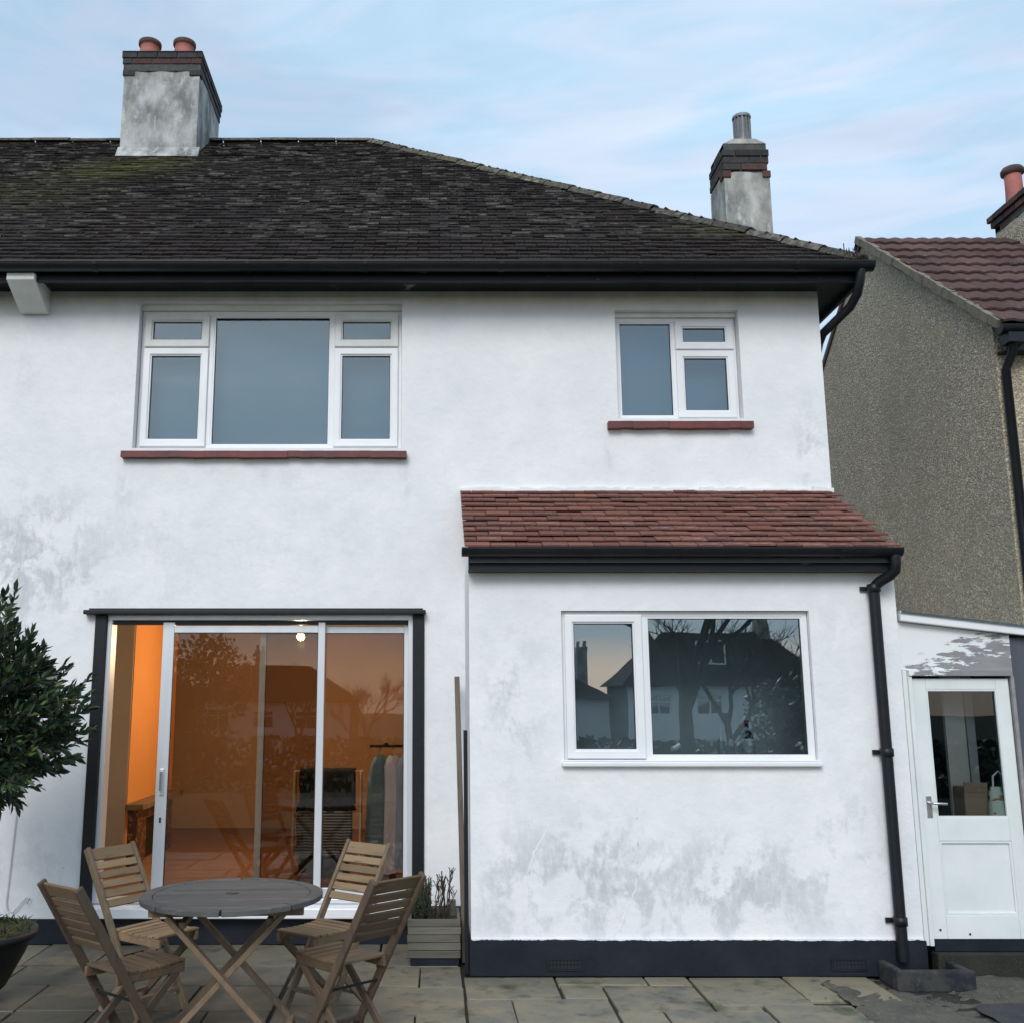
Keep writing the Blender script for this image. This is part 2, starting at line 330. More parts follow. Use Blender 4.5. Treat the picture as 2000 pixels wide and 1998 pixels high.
def peel_mat():
    n = NM('peeling_white_paint'); g = n.op('ADD', n.rng(n.axis(2), 2.12, 1.80, -.15, .11), n.rng(n.axis(0), 3.05, 3.55, -.12, .08))
    f = n.rng(n.op('ADD', n.noise(15, 8, (.4,1,1.5), rough=.72), g), .50, .53); c = n.mix(n.noise(20, 4, (.2,1,1), lo=.3, hi=.7), (.20,.20,.205), (.29,.285,.28))
    c = n.mix(f, n.mix(n.noise(5), (.76,.78,.78), (.70,.72,.72)), c); n.col(c).rough(.7).bump(n.op('SUBTRACT', 1.0, f), .004); return n.m
M['peel'] = peel_mat()
M['chrome'] = simple('brushed_steel', (.6,.6,.6), (.5,.5,.5), 5, .25, 0, (1,1,1), 0, .9)
M['grey_board'] = wood_mat('slate_grey_painted_boards', (.075,.085,.105), (.055,.062,.078), (.10,.105,.115), .12, (1,1,.1))
M['leaf'] = None
def leaf_mat(name, a, b, c3, rough=.35):
    n = NM(name); r = n.op('FRACT', n.op('ADD', n.island(), n.oi)); c = n.mix(r, a, b); c = n.mix(n.rng(n.op('FRACT', n.op('MULTIPLY', r, 9.1)), .80, .98), c, c3); n.col(c).rough(rough); n.b.inputs['Specular IOR Level'].default_value = .4
    return n.m
M['leaf'] = leaf_mat('bay_leaf', (.010,.026,.018), (.040,.070,.030), (.11,.15,.05))
M['needle'] = leaf_mat('rosemary_leaf', (.025,.045,.022), (.05,.075,.04), (.09,.11,.07), .6)
M['bark'] = simple('brown_bark', (.035,.026,.02), (.06,.048,.036), 20, .9, .004)
M['soil'] = ground_mat('potting_soil', (.03,.025,.016), (.055,.05,.025), (.08,.075,.03), 14)
# interior
M['orange'] = simple('orange_wall_paint', (.66,.27,.075), (.60,.24,.065), 2, .8)
M['brown_wall'] = simple('tan_wall_paint', (.47,.31,.19), (.42,.275,.165), 2, .85)
M['beige'] = simple('beige_wall_paint', (.42,.37,.32), (.37,.33,.285), 2, .8)
M['ceiling'] = simple('cream_ceiling', (.72,.66,.58), (.68,.62,.55), 2, .9)
M['floor'] = wood_mat('wood_floor', (.26,.13,.06), (.18,.085,.04), (.12,.06,.03), .1, (.2,1,1))
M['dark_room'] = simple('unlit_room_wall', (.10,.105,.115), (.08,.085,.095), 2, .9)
M['blue_room'] = simple('blue_grey_room_wall', (.13,.28,.41), (.11,.24,.36), 2, .9)
def hearth_mat():
    n = NM('patterned_hearth_tile'); c = n.mix(n.rng(n.voro(22), .2, .45), (.34,.17,.07), (.07,.03,.02)); n.col(c).rough(.4); return n.m
M['hearth'] = hearth_mat()
def cloth(name, a, b): return simple(name, a, b, 14, .9, .002, (1,1,.2))
def glass_mat(name, tint, refl):
    m = bpy.data.materials.new(name); m.use_nodes = True; t = m.node_tree; t.nodes.clear(); o = t.nodes.new('ShaderNodeOutputMaterial'); x = t.nodes.new('ShaderNodeMixShader'); a = t.nodes.new('ShaderNodeBsdfTransparent'); b = t.nodes.new('ShaderNodeBsdfGlossy')
    a.inputs[0].default_value = (*tint, 1); b.inputs['Roughness'].default_value = .004; b.inputs[0].default_value = (.92,.97,1,1)
    f = t.nodes.new('ShaderNodeFresnel'); f.inputs[0].default_value = 1.5; r = t.nodes.new('ShaderNodeMath'); r.operation = 'MULTIPLY_ADD'; r.inputs[1].default_value = 1.5; r.inputs[2].default_value = refl - .06; r.use_clamp = True
    nz = t.nodes.new('ShaderNodeTexNoise'); nz.inputs['Scale'].default_value = 1.3; bp = t.nodes.new('ShaderNodeBump'); bp.inputs['Distance'].default_value = .004; bp.inputs['Strength'].default_value = .25; tcn = t.nodes.new('ShaderNodeTexCoord')
    t.links.new(tcn.outputs['Object'], nz.inputs[0]); t.links.new(nz.outputs[0], bp.inputs['Height']); t.links.new(bp.outputs[0], b.inputs['Normal'])
    t.links.new(f.outputs[0], r.inputs[0]); t.links.new(r.outputs[0], x.inputs[0]); t.links.new(a.outputs[0], x.inputs[1]); t.links.new(b.outputs[0], x.inputs[2]); t.links.new(x.outputs[0], o.inputs[0]); return m
M['glass_s'] = glass_mat('side_door_glass', (.78,.83,.84), .03); M['roof_sheet'] = glass_mat('cloudy_plastic_sheet', (.62,.68,.7), .06)
M['glass'] = glass_mat('window_glass', (.68,.78,.82), .12)
M['glass_k'] = glass_mat('kitchen_window_glass', (.74,.80,.82), .18)
M['glass_d'] = glass_mat('bronze_tinted_glass', (.77,.72,.67), .045)

# ------------------------------------------------------------------ ground
def ground():
    ys = [200, 30, 4, -4, -10, -16, -28, -40, -70, -300]; zs = [-.06, -.06, -.06, -.06, -.1, -.4, -1.5, -2.5, -2.8, -2.8]; m = MB()
    xs = [-300, -60, -20, 20, 60, 300]; vs = [(x, y, z) for y, z in zip(ys, zs) for x in xs]; n = len(xs)
    m.add(vs, [(j*n+i, (j+1)*n+i, (j+1)*n+i+1, j*n+i+1) for j in range(len(ys)-1) for i in range(n-1)])
    struct(m.build('ground', M['lawn']))
ground()
patio = struct(MB().box(-4.6, 4.69, -5.6, -.0, -.055, -.018).build('patio', M['joint']))
slabs = [(.19,.73,-1.285,-.84),(.745,1.265,-1.005,-.84),(.745,.985,-1.275,-1.018),(1.0,1.53,-1.51,-1.018),(1.278,1.53,-1.005,-.84),(1.545,2.1,-1.40,-.84),(2.11,2.62,-1.32,-.84),
         (.19,.44,-1.74,-1.298),(.452,.975,-2.05,-1.298),(.992,1.238,-2.0,-1.522),(1.25,1.8,-1.98,-1.522),(1.545,1.8,-1.51,-1.41),(1.815,2.3,-1.8,-1.41),
         (-.36,.178,-1.555,-1.055),(-.07,.178,-1.043,-.60),(-.32,-.082,-1.043,-.60),(-.85,-.372,-1.4,-1.055),(-.85,-.332,-1.043,-.60),(-.85,-.372,-1.9,-1.412),(-.36,-.1,-2.0,-1.567),(-.088,.178,-2.0,-1.567)]
for xa, xb in ((-4.5,-.86),):                                    # the rest of the terrace, random bond
    y = -.02
    for d in (.56,.44,.5,.6,.45,.5,.6,.55):
        x = xa
        while x < xb - .05:
            wd = rnd.choice((.45,.6,.55,.75)); x2 = min(x + wd, xb); x2 = xb if xb - x2 < .2 else x2
            slabs.append((x, x2 - .013, y - d + .013, y)); x = x2
        y -= d
for xa, xb, y0, y1 in ((-.85,.18,-.59,-.02),):
    for k in range(2): slabs.append((xa + k*.51, xa + k*.51 + .497, y0, y1))
y = -2.06
for d in (.5,.62,.5,.6,.5,.55):
    x = -.85
    while x < 4.4:
        x2 = x + rnd.choice((.45,.6,.75)); slabs.append((x, min(x2, 4.6) - .013, y - d + .013, y)); x = x2
    y -= d
for xa, xb, ya, yb in slabs:
    h = rnd.uniform(-.004, .004); t = [rnd.uniform(-.003,.003) for _ in range(4)]; j = lambda: rnd.uniform(-.005,.005)
    m = MB(); P4 = [(xa+j(),ya+j()),(xb+j(),ya+j()),(xb+j(),yb+j()),(xa+j(),yb+j())]
    m.add([(a,b,-.045) for a, b in P4] + [(a,b,h+t[i]) for i, (a, b) in enumerate(P4)], [(0,3,2,1),(4,5,6,7),(0,1,5,4),(1,2,6,5),(2,3,7,6),(3,0,4,7)])
    m.build('paving_slab', M['slab'], patio, bev=.006)
# broken concrete apron and ramp by the side door
def rough_sheet(name, x0, x1, y0, y1, zf, mat, nx=26, ny=16, amp=.008):
    m = MB(); vs = []
    for j in range(ny+1):
        for i in range(nx+1):
            x = x0 + (x1-x0)*i/nx; y = y0 + (y1-y0)*j/ny
            edge = i in (0, nx) or j in (0, ny); vs.append((x + rnd.uniform(-.02,.02)*(edge), y + rnd.uniform(-.02,.02)*(edge), zf(x, y) + rnd.uniform(-amp, amp)))
    m.add(vs, [(j*(nx+1)+i, j*(nx+1)+i+1, (j+1)*(nx+1)+i+1, (j+1)*(nx+1)+i) for j in range(ny) for i in range(nx)], True); return struct(m.build(name, mat))
rough_sheet('concrete_apron', 2.3, 4.66, -2.1, -.75, lambda x, y: -.006 + .014*math.sin(x*5+y*3), M['concrete'], 44, 30)
rough_sheet('tarmac_patch', 2.95, 4.3, -2.0, -1.42, lambda x, y: .012 + .01*math.sin(x*4), M['tarmac'], 16, 8, .004)
struct(MB().box(3.07, 4.66, -.835, -.74, -.02, .135).build('door_step', M['joint'], bev=.012))
gr = MB()
for _ in range(70):
    x = rnd.gauss(2.9, .35); y = rnd.gauss(-1.3, .14); r = rnd.uniform(.003, .010)
    if y > -1.12 and x > 2.6: y -= .2
    gr.lathe([(0,0),(r,r*.3),(r*.8,r*.8),(0,r)], (x, y, .002), 5)
g = gr.build('gravel', M['concrete']); g['kind'] = 'stuff'

# ------------------------------------------------------------------ the house
house = thing('semi_detached_house', 'white rendered semi-detached house with dark tiled hipped roof and red-tiled kitchen extension', 'house')
W, D, H = 2.97, 7.4, 4.745
BW = (-2.255, -.235, 3.50, 4.66); SW = (1.40, 2.348, 3.73, 4.596); PD = (-2.40, -.10, .25, 2.255); KW = (.83, 2.432, 1.262, 2.216)
MB().wall(-9, W, 0, H, 0, .28, [BW, SW, PD]).build('rear_wall', M['render'], house)
MB().box(W-.28, W, .28, D-.28, 0, H).box(-9, W, D-.28, D, 0, H).build('side_wall', M['render'], house)
MB().wall(.235, 3.0, 0, 2.56, -.82, -.60, [KW]).box(.235, .45, -.60, -.003, 0, 2.56).box(2.78, 3.0, -.60, -.003, 0, 2.56).build('extension_wall', M['render_ext'], house)
pl = MB().box(.225, 2.999, -.832, -.815, 0, .214).box(2.997, 3.012, -.832, -.1, 0, .205).box(.224, .24, -.812, -.02, 0, .214).build('extension_plinth', M['plinth'], house, bev=.005)
MB().box(-9, -2.42, -.014, .01, 0, .165).box(-2.42, -.06, -.014, .01, 0, .188).box(-.06, .222, -.014, .01, 0, .25).build('wall_plinth', M['plinth'], house, bev=.004)
def airbrick(x0, z0):
    o = MB().ring(x0, x0+.215, z0, z0+.068, -.84, -.83, .008).build('airbrick', M['plinth'], pl)
    b = MB().box(x0+.006, x0+.209, -.8345, -.8325, z0+.006, z0+.062)
    g = MB()
    for i in range(9):
        for k in range(2): g.box(x0+.014+i*.0215, x0+.027+i*.0215, -.8375, -.8346, z0+.012+k*.026, z0+.03+k*.026)
    b.build('airbrick_back', M['plinth'], pl); g.build('airbrick_hole', M['gasket'], pl)
airbrick(.70, .035); airbrick(2.42, .035)
# thin ragged drips where render meets the plinth
dr = MB()
ne = 230; w0 = 0; es = []
for i in range(ne+1):
    w0 = .86*w0 + rnd.uniform(-.0022, .0022); es.append((.236 + (2.995-.236)*i/ne, .2085 + w0 + (rnd.uniform(0,.004) if rnd.random() < .2 else 0)))
dr.add([(x, -.8342, z) for x, z in es] + [(x, -.8342, .2185) for x, z in es] + [(x, -.8205, .2235) for x, z in es] + [(x, -.8305, z) for x, z in es], [q for i in range(ne) for q in ((i, i+1, ne+2+i, ne+1+i), (ne+1+i, ne+2+i, 2*ne+3+i, 2*ne+2+i), (3*ne+3+i, 3*ne+4+i, i+1, i))])
dr.build('paint_edge', M['render_ext'], house)
for pts in ([(.775,1.18),(.765,.98),(.70,.84),(.63,.72),(.59,.60),(.585,.43)], [(1.28,.98),(1.265,.66),(1.25,.50),(1.17,.34),(1.14,.24)]):
    m = MB(); q = []
    for (xa, za), (xb, zb) in zip(pts, pts[1:]):
        for i in range(6): f = i/6; q.append((xa+(xb-xa)*f+rnd.uniform(-.006,.006), -.8135, za+(zb-za)*f))
    m.tube(q, .008, 6, True, .010); m.build('crack_filler', M['upvc'] if 0 else M['render'], house)

# --- windows
def pane(x0, x1, z0, z1, y, par, mat, gas=True):
    MB().box(x0, x1, y, y+.005, z0, z1).build('pane', mat, par)
    if gas: MB().ring(x0-.002, x1+.002, z0-.002, z1+.002, y-.006, y-.001, .007).build('gasket', M['gasket'], par)
def sash(x0, x1, z0, z1, y, t, par, mat, g):
    MB().ring(x0, x1, z0, z1, y-.018, y+.03, t).build('sash', mat, par, bev=.006)
    MB().ring(x0+t-.001, x1-t+.001, z0+t-.001, z1-t+.001, y-.008, y+.02, .010).build('glazing_bead', mat, par, bev=.002)
    pane(x0+t+.009, x1-t-.009, z0+t+.009, z1-t-.009, y+.008, par, g)
def upstairs_big():
    x0, x1, z0, z1 = BW; y = .085
    f = MB().ring(x0+.003, x1-.003, z0+.003, z1-.045, y, y+.06, .042)
    f.box(-1.742, -1.692, y, y+.06, z0+.045, z1-.087); f.box(-.79, -.742, y, y+.06, z0+.045, z1-.087)
    f.box(x0+.045, -1.742, y, y+.06, 4.30, 4.335); f.box(-.742, x1-.045, y, y+.06, 4.30, 4.335)
    p = f.build('window', M['upvc'], house, bev=.004)
    MB().box(x0+.002, x1-.002, .06, .16, z1-.046, z1-.002).build('head_trim', M['upvc_old'], p)
    for a, b in ((x0+.03, -1.727), (-.757, x1-.03)):
        sash(a, b, 4.322, z1-.072, y-.004, .052, p, M['upvc_old'], M['glass']); sash(a, b, z0+.03, 4.312, y-.004, .052, p, M['upvc'], M['glass'])
    MB().ring(-1.696, -.786, z0+.040, z1-.083, y+.004, y+.03, .014).build('glazing_bead', M['upvc'], p)
    pane(-1.683, -.799, z0+.053, z1-.096, y+.018, p, M['glass'])
    s = MB(); n = 24
    for i in range(n):
        a = -2.32 + 2.126*i/n; b = -2.32 + 2.126*(i+1)/n; d = rnd.uniform(-.004,.004); s.box(a, b - (.0), -.06+d, .085, 3.418+d*.8, 3.466+d*.5)
    s.build('sill', M['sill'], p)
    MB().box(x0, x1, .02, .09, 3.466, 3.504).build('cill_nosing', M['upvc'], p, bev=.004)
upstairs_big()
def upstairs_small():
    x0, x1, z0, z1 = SW; y = .085
    f = MB().ring(x0+.003, x1-.003, z0+.003, z1-.035, y, y+.06, .038).box(1.85, 1.90, y, y+.06, z0+.04, z1-.073).box(1.90, x1-.04, y, y+.06, 4.28, 4.315)
    p = f.build('window', M['upvc'], house, bev=.004)
    MB().box(x0+.002, x1-.002, .06, .16, z1-.036, z1-.002).build('head_trim', M['upvc_old'], p)
    sash(1.875, x1-.025, 4.302, z1-.06, y-.004, .052, p, M['upvc'], M['glass']); sash(1.875, x1-.025, z0+.026, 4.292, y-.004, .052, p, M['upvc'], M['glass'])
    MB().ring(x0+.038, 1.853, z0+.038, z1-.07, y+.004, y+.03, .012).build('glazing_bead', M['upvc'], p); pane(x0+.049, 1.842, z0+.049, z1-.081, y+.018, p, M['glass'])
    s = MB()
    for i in range(12):
        a = 1.315 + 1.087*i/12; d = rnd.uniform(-.003,.003); s.box(a, a+1.087/12, -.06+d, .085, 3.643+d, 3.695+d*.5)
    s.build('sill', M['sill'], p); MB().box(x0, x1, .02, .09, 3.696, 3.734).build('cill_nosing', M['upvc'], p, bev=.004)
upstairs_small()
M['blind'] = simple('blue_grey_blind', (.22,.34,.38), (.20,.31,.35), 2, .9, 0, (1,1,.2))
for q in (BW, SW): MB().box(q[0]+.02, q[1]-.02, .245, .25, q[2]+.02, q[3]-.05).build('roller_blind', M['blind'], house)
def kitchen_window():
    x0, x1, z0, z1 = KW; y = -.785
    f = MB().ring(x0+.003, x1-.003, z0+.003, z1-.003, y, y+.06, .034).box(1.335, 1.385, y, y+.06, z0+.037, z1-.037)
    p = f.build('window', M['upvc'], house, bev=.004)
    sash(x0+.022, 1.352, z0+.022, z1-.022, y-.004, .05, p, M['upvc'], M['glass_k'])
    MB().ring(1.383, x1-.033, z0+.033, z1-.033, y+.004, y+.03, .014).build('glazing_bead', M['upvc'], p); pane(1.396, x1-.046, z0+.046, z1-.046, y+.018, p, M['glass_k'])
    MB().box(x0-.018, x1+.012, -.862, -.76, 1.238, 1.268).build('sill', M['upvc'], p, bev=.008)
    MB().box(x0-.006, x1+.006, -.832, -.76, 1.2685, 1.277).build('cill_nosing', M['upvc'], p, bev=.003)
kitchen_window()

# --- sliding patio door
def patio_door():
    j = MB().ring(-2.364, -.143, .262, 2.254, .01, .13, .034, .03).build('patio_door', M['alu'], house, bev=.003)
    for a in (-2.446, -.141): MB().box(a, a+.081, -.02, .09, .25, 2.256).build('jamb', M['black_paint'], j, bev=.004)
    MB().box(-2.52, -.05, -.075, .09, 2.257, 2.288).box(-2.49, -.07, -.045, .05, 2.289, 2.302).build('lintel_board', M['black_paint'], j, bev=.005)
    MB().box(-2.33, -.177, .05, .066, 2.188, 2.2185).build('track', M['gasket'], j)
    def panel(x0, x1, y, tl, tr):
        m = MB().box(x0, x0+tl, y, y+.032, .294, 2.205).box(x1-tr, x1, y, y+.032, .294, 2.205).box(x0+tl, x1-tr, y, y+.032, 2.13, 2.18).box(x0+tl, x1-tr, y, y+.032, .294, .355)
        o = m.build('door_panel', M['alu'], j, bev=.003, label=None); MB().box(x0+tl, x1-tr, y+.012, y+.018, .355, 2.13).build('pane', M['glass_d'], j)
        MB().ring(x0+tl-.001, x1-tr+.001, .354, 2.131, y+.006, y+.0115, .006).build('gasket', M['gasket'], j); return o
    panel(-1.962, -.782, .025, .082, .050); panel(-1.262, -.178, .078, .046, .03)
    MB().box(-1.933, -1.905, .008, .026, .99, 1.17).build('lock_plate', M['alu'], j, bev=.004)
    MB().bar((-1.919, -.012, 1.02), (-1.919, -.012, 1.15), .014, .014, (0,1,0)).box(-1.925, -1.913, -.012, .01, 1.02, 1.034).box(-1.925, -1.913, -.012, .01, 1.136, 1.15).build('handle', M['chrome'], j)
    MB().box(-1.925, -1.913, .018, .026, .80, .835).build('keyhole', M['gasket'], j)
    MB().box(-2.43, -.075, -.13, .13, .189, .258).build('threshold', M['upvc'], j, bev=.008)
patio_door()

# --- eaves
PITCH = math.atan2(3.33, 3.98); EY, EZ, EX = -.30, 4.83, 3.25; RY = 3.68; RZ = 8.16; RX = -.735
fas = MB().box(-9, 3.205, -.292, -.265, 4.70, 4.84).box(3.178, 3.205, -.264, D+.2, 4.70, 4.84).build('fascia', M['fascia'], house)
MB().box(-9, 3.177, -.264, 0, 4.746, 4.76).box(W, 3.177, .001, D+.2, 4.746, 4.76).build('soffit', M['fascia'], house)
def gutter(p, q, r, name, par, n=12):
    p = Vector(p); q = Vector(q); d = (q-p).normalized(); s = d.cross(Vector((0,0,1))); m = MB()
    for rr, flip in ((r, 0), (r-.006, 1)):
        vs = []
        for e in (p, q):
            for k in range(n+1): a = math.pi*k/n; vs.append(e + s*rr*math.cos(a) - Vector((0,0,1))*rr*math.sin(a))
        m.add(vs, [(k, k+1, n+2+k, n+1+k) if flip else (k, n+1+k, n+2+k, k+1) for k in range(n)], True)
    for sg in (-1, 1): m.bar(p + s*r*sg, q + s*r*sg, .009, .009)
    cap = [p + s*r*math.cos(math.pi*k/n) - Vector((0,0,1))*r*math.sin(math.pi*k/n) for k in range(n+1)]; m.add(cap, [tuple(range(n+1))]); m.add([c + (q-p) for c in cap], [tuple(reversed(range(n+1)))])
    return m.build(name, M['black_plastic'], par)
gt = gutter((-9, -.36, 4.81), (3.25, -.36, 4.81), .058, 'gutter', house)
for i in range(11):
    x = -7.4 + i*1.0 + rnd.uniform(-.1,.1); m = MB()
    for k in range(8):
        a, b = math.pi*k/8, math.pi*(k+1)/8; m.add([(x+dx, -.36+math.cos(t)*.0625, 4.81-math.sin(t)*.0625) for t in (a, b) for dx in (-.014, .014)], [(0,1,3,2)], True)
    m.build('gutter_bracket', M['black_plastic'], gt)
MB().prism([(-.335,4.755),(-.335,4.70),(-.06,4.555),(.0,4.555),(.0,4.755)], lambda a, b, t: (t, a, b), -3.155, -2.945).build('party_wall_corbel', M['upvc_old'], house, bev=.008)
sw = MB().tube([(3.16,-.36,4.77),(3.155,-.35,4.70),(3.145,-.30,4.60),(3.12,-.22,4.53),(3.015,.06,4.425),(3.006,.13,4.37),(3.006,.2,4.27),(3.006,.2,0)], .034, 12).build('side_downpipe', M['black_plastic'], house)
# weeds and a snapped aerial rod in the corner of the gutter
wd = MB().tube([(3.06,-.33,4.83),(3.065,-.32,4.99)], .004, 5)
for _ in range(16):
    x = 3.13 + rnd.uniform(-.07,.07); wd.tube([(x,-.34,4.83),(x+rnd.uniform(-.03,.03),-.34+rnd.uniform(-.02,.02),4.86),(x+rnd.uniform(-.05,.07),-.34,4.86+rnd.uniform(.02,.09))], .006, 5, True, .002)
wd.build('gutter_weeds', M['bark'], house)

# --- main roof
hyp = math.hypot(3.98, 3.33); U = Vector((0, 3.98/hyp, 3.33/hyp)); N = Vector((0, -3.33/hyp, 3.98/hyp))
XL = -7.0; BY = 2*RY - EY
def under(p, d=.03): return (p[0], p[1], p[2] - d)
A = [(-9,EY,EZ),(EX,EY,EZ),(EX,BY,EZ),(-9,BY,EZ),(-9,RY,RZ),(RX,RY,RZ)]
MB().add([under(p) for p in A], [(0,1,5,4),(1,2,5),(2,3,4,5),(0,4,3)]).build('roof', M['tile_dark'], house)
roof = house.children[-1]
def tile_mesh(name, wd, ln, th, mat):
    m = MB(); m.obox((0, ln/2, th/2), Vector((1,0,0)), Vector((0,1,0)), Vector((0,0,1)), wd/2, ln/2, th/2)
    # shallow camber across the tile
    return m.mesh(name, mat)
GA, TW = .105, .168
def slope_matrix(o, ux, u, n): return Matrix(((ux.x,u.x,n.x,o.x),(ux.y,u.y,n.y,o.y),(ux.z,u.z,n.z,o.z),(0,0,0,1)))
meshes = [tile_mesh('roof_tile', TW-.006, .165, .012, M['tile_dark']) for _ in range(1)]
stuff = MB(); cnt = 0; rows = int(hyp/GA)
for r in range(rows):
    s = -.03 + r*GA; xr = EX - .02 - (s+.03)*3.98/hyp
    x = XL + (TW/2 if r % 2 else 0)
    while x < xr - .03:
        o = Vector((x, EY, EZ)) + U*(s + rnd.uniform(-.006,.006)) + N*(.004 + rnd.uniform(0,.004)); tl = R(8.0) + rnd.uniform(-.035,.035); rw = rnd.uniform(-.02,.02)
        u = (U*math.cos(tl) - N*math.sin(tl)); u.normalize(); ux = (Vector((1,0,0))*math.cos(rw) + u*math.sin(rw)); n = ux.cross(u)
        o = o + n*.022
        if r < 7 and x > -3.5 and cnt < 300 and rnd.random() < 1:
            t = link('roof_tile', meshes[0], roof, local=True); t.matrix_basis = slope_matrix(o, ux, u, n); cnt += 1
        else:
            c = o + u*.0825 + n*.006; stuff.obox(c, ux, u, n, TW/2-.003, .0825, .006)
        x += TW
# hipped side slope
Us = Vector((-3.98/hyp, 0, 3.33/hyp)); Ns = Vector((3.33/hyp, 0, 3.98/hyp))
for r in range(rows):
    s = -.03 + r*GA; k = (s+.03)*3.98/hyp; y = EY + k + .08
    while y < BY - k - .05:
        o = Vector((EX, y, EZ)) + Us*s + Ns*.004; tl = R(4.6) + rnd.uniform(-.02,.02); u = Us*math.cos(tl) - Ns*math.sin(tl); n = Vector((0,1,0)).cross(u)
        o = o + n*.014; stuff.obox(o + u*.0825 + n*.0085, Vector((0,1,0)), u, n, TW/2-.003, .0825, .0085); y += TW
o = stuff.build('roof_tiles', M['tile_dark'], roof); o['kind'] = 'stuff'
def half_round(p, q, r, par, name, mat, up=Vector((0,0,1)), ang=1.25):
    p = Vector(p); q = Vector(q); d = (q-p).normalized(); s = d.cross(up).normalized(); u = s.cross(d); m = MB(); n = 8
    for rr, fl in ((r, 0), (r-.014, 1)):
        vs = [e + s*rr*math.sin(-ang + 2*ang*k/n) + u*(rr*math.cos(-ang + 2*ang*k/n) - r*math.cos(ang)) for e in (p, q) for k in range(n+1)]
        m.add(vs, [(k, k+1, n+2+k, n+1+k) if fl else (k, n+1+k, n+2+k, k+1) for k in range(n)], True)
    vs = [e for rr in (r, r-.014) for e in [p + s*rr*math.sin(-ang + 2*ang*k/n) + u*(rr*math.cos(-ang + 2*ang*k/n) - r*math.cos(ang)) for k in range(n+1)]]
    m.add(vs, [(k, k+1, n+2+k, n+1+k) for k in range(n)]); return m.build(name, mat, par)
x = -7
while x < RX - .1:
    x2 = min(x + .45, RX); dz = rnd.uniform(-.006,.006)
    if not (-3.5 < x < -3.0): half_round((x, RY, RZ-.01+dz), (x2-.012, RY, RZ-.01+dz), .105, roof, 'ridge_tile', M['ridge'])
    x = x2
hp, hq = Vector((EX-.03, EY+.03, EZ+.015)), Vector((RX, RY, RZ)); nh = 19
for i in range(nh):
    a = hp.lerp(hq, i/nh); b = hp.lerp(hq, (i+.98)/nh); dz = Vector((0,0,rnd.uniform(-.004,.01))); half_round(a+dz, b+dz+Vector((0,0,-.012)), .10, roof, 'hip_tile', M['ridge'])
hp2, hq2 = Vector((EX-.03, BY-.03, EZ+.015)), Vector((RX, RY, RZ))
for i in range(nh): half_round(hp2.lerp(hq2, i/nh), hp2.lerp(hq2, (i+.98)/nh), .10, roof, 'hip_tile', M['ridge'])

# --- chimneys
def brick_course(par, x0, x1, y0, y1, z, off, mats, h=.065, front_only=False, bl=.215):
    """stretchers round all four sides, each brick an object"""
    def run(a0, a1, fn):
        a = a0 - (bl+.01)*off
        while a < a1 - .02:
            s0, s1 = max(a, a0), min(a+bl, a1)
            if s1 - s0 > .03: m = MB(); fn(m, s0, s1); m.build('brick', rnd.choice(mats), par, bev=.004)
            a += bl + .01
    j = lambda: rnd.uniform(-.003,.003)
    run(x0, x1, lambda m, a, b: (lambda e: m.box(a, b, y0+e, y0+.1, z, z+h))(j()))
    run(x0, x1, lambda m, a, b: m.box(a, b, y1-.1, y1, z, z+h))
    run(y0+.11, y1-.11, lambda m, a, b: (lambda e: m.box(x0+e, x0+.1, a, b, z, z+h))(j()))
    run(y0+.11, y1-.11, lambda m, a, b: (lambda e: m.box(x1-.1, x1+e, a, b, z, z+h))(j()))
def stack(mb, x0, x1, y0, y1, z0, z1, seg=10, amp=.008):
    """slightly uneven rendered shaft"""
    for (ax, ay, bx, by) in ((x0,y0,x1,y0),(x1,y0,x1,y1),(x1,y1,x0,y1),(x0,y1,x0,y0)):
        vs = []
        for k in range(seg+1):
            for i in range(7):
                f = i/6; e = 0 if i in (0, 6) else rnd.uniform(-amp, amp); nx, ny = (by-ay), -(bx-ax); l = math.hypot(nx, ny)
                vs.append((ax+(bx-ax)*f + nx/l*e, ay+(by-ay)*f + ny/l*e, z0 + (z1-z0)*k/seg))
        mb.add(vs, [(k*7+i, k*7+i+1, k*7+i+8, k*7+i+7) for k in range(seg) for i in range(6)], True)
    mb.add([(x0,y0,z1),(x1,y0,z1),(x1,y1,z1),(x0,y1,z1)], [(0,1,2,3)])
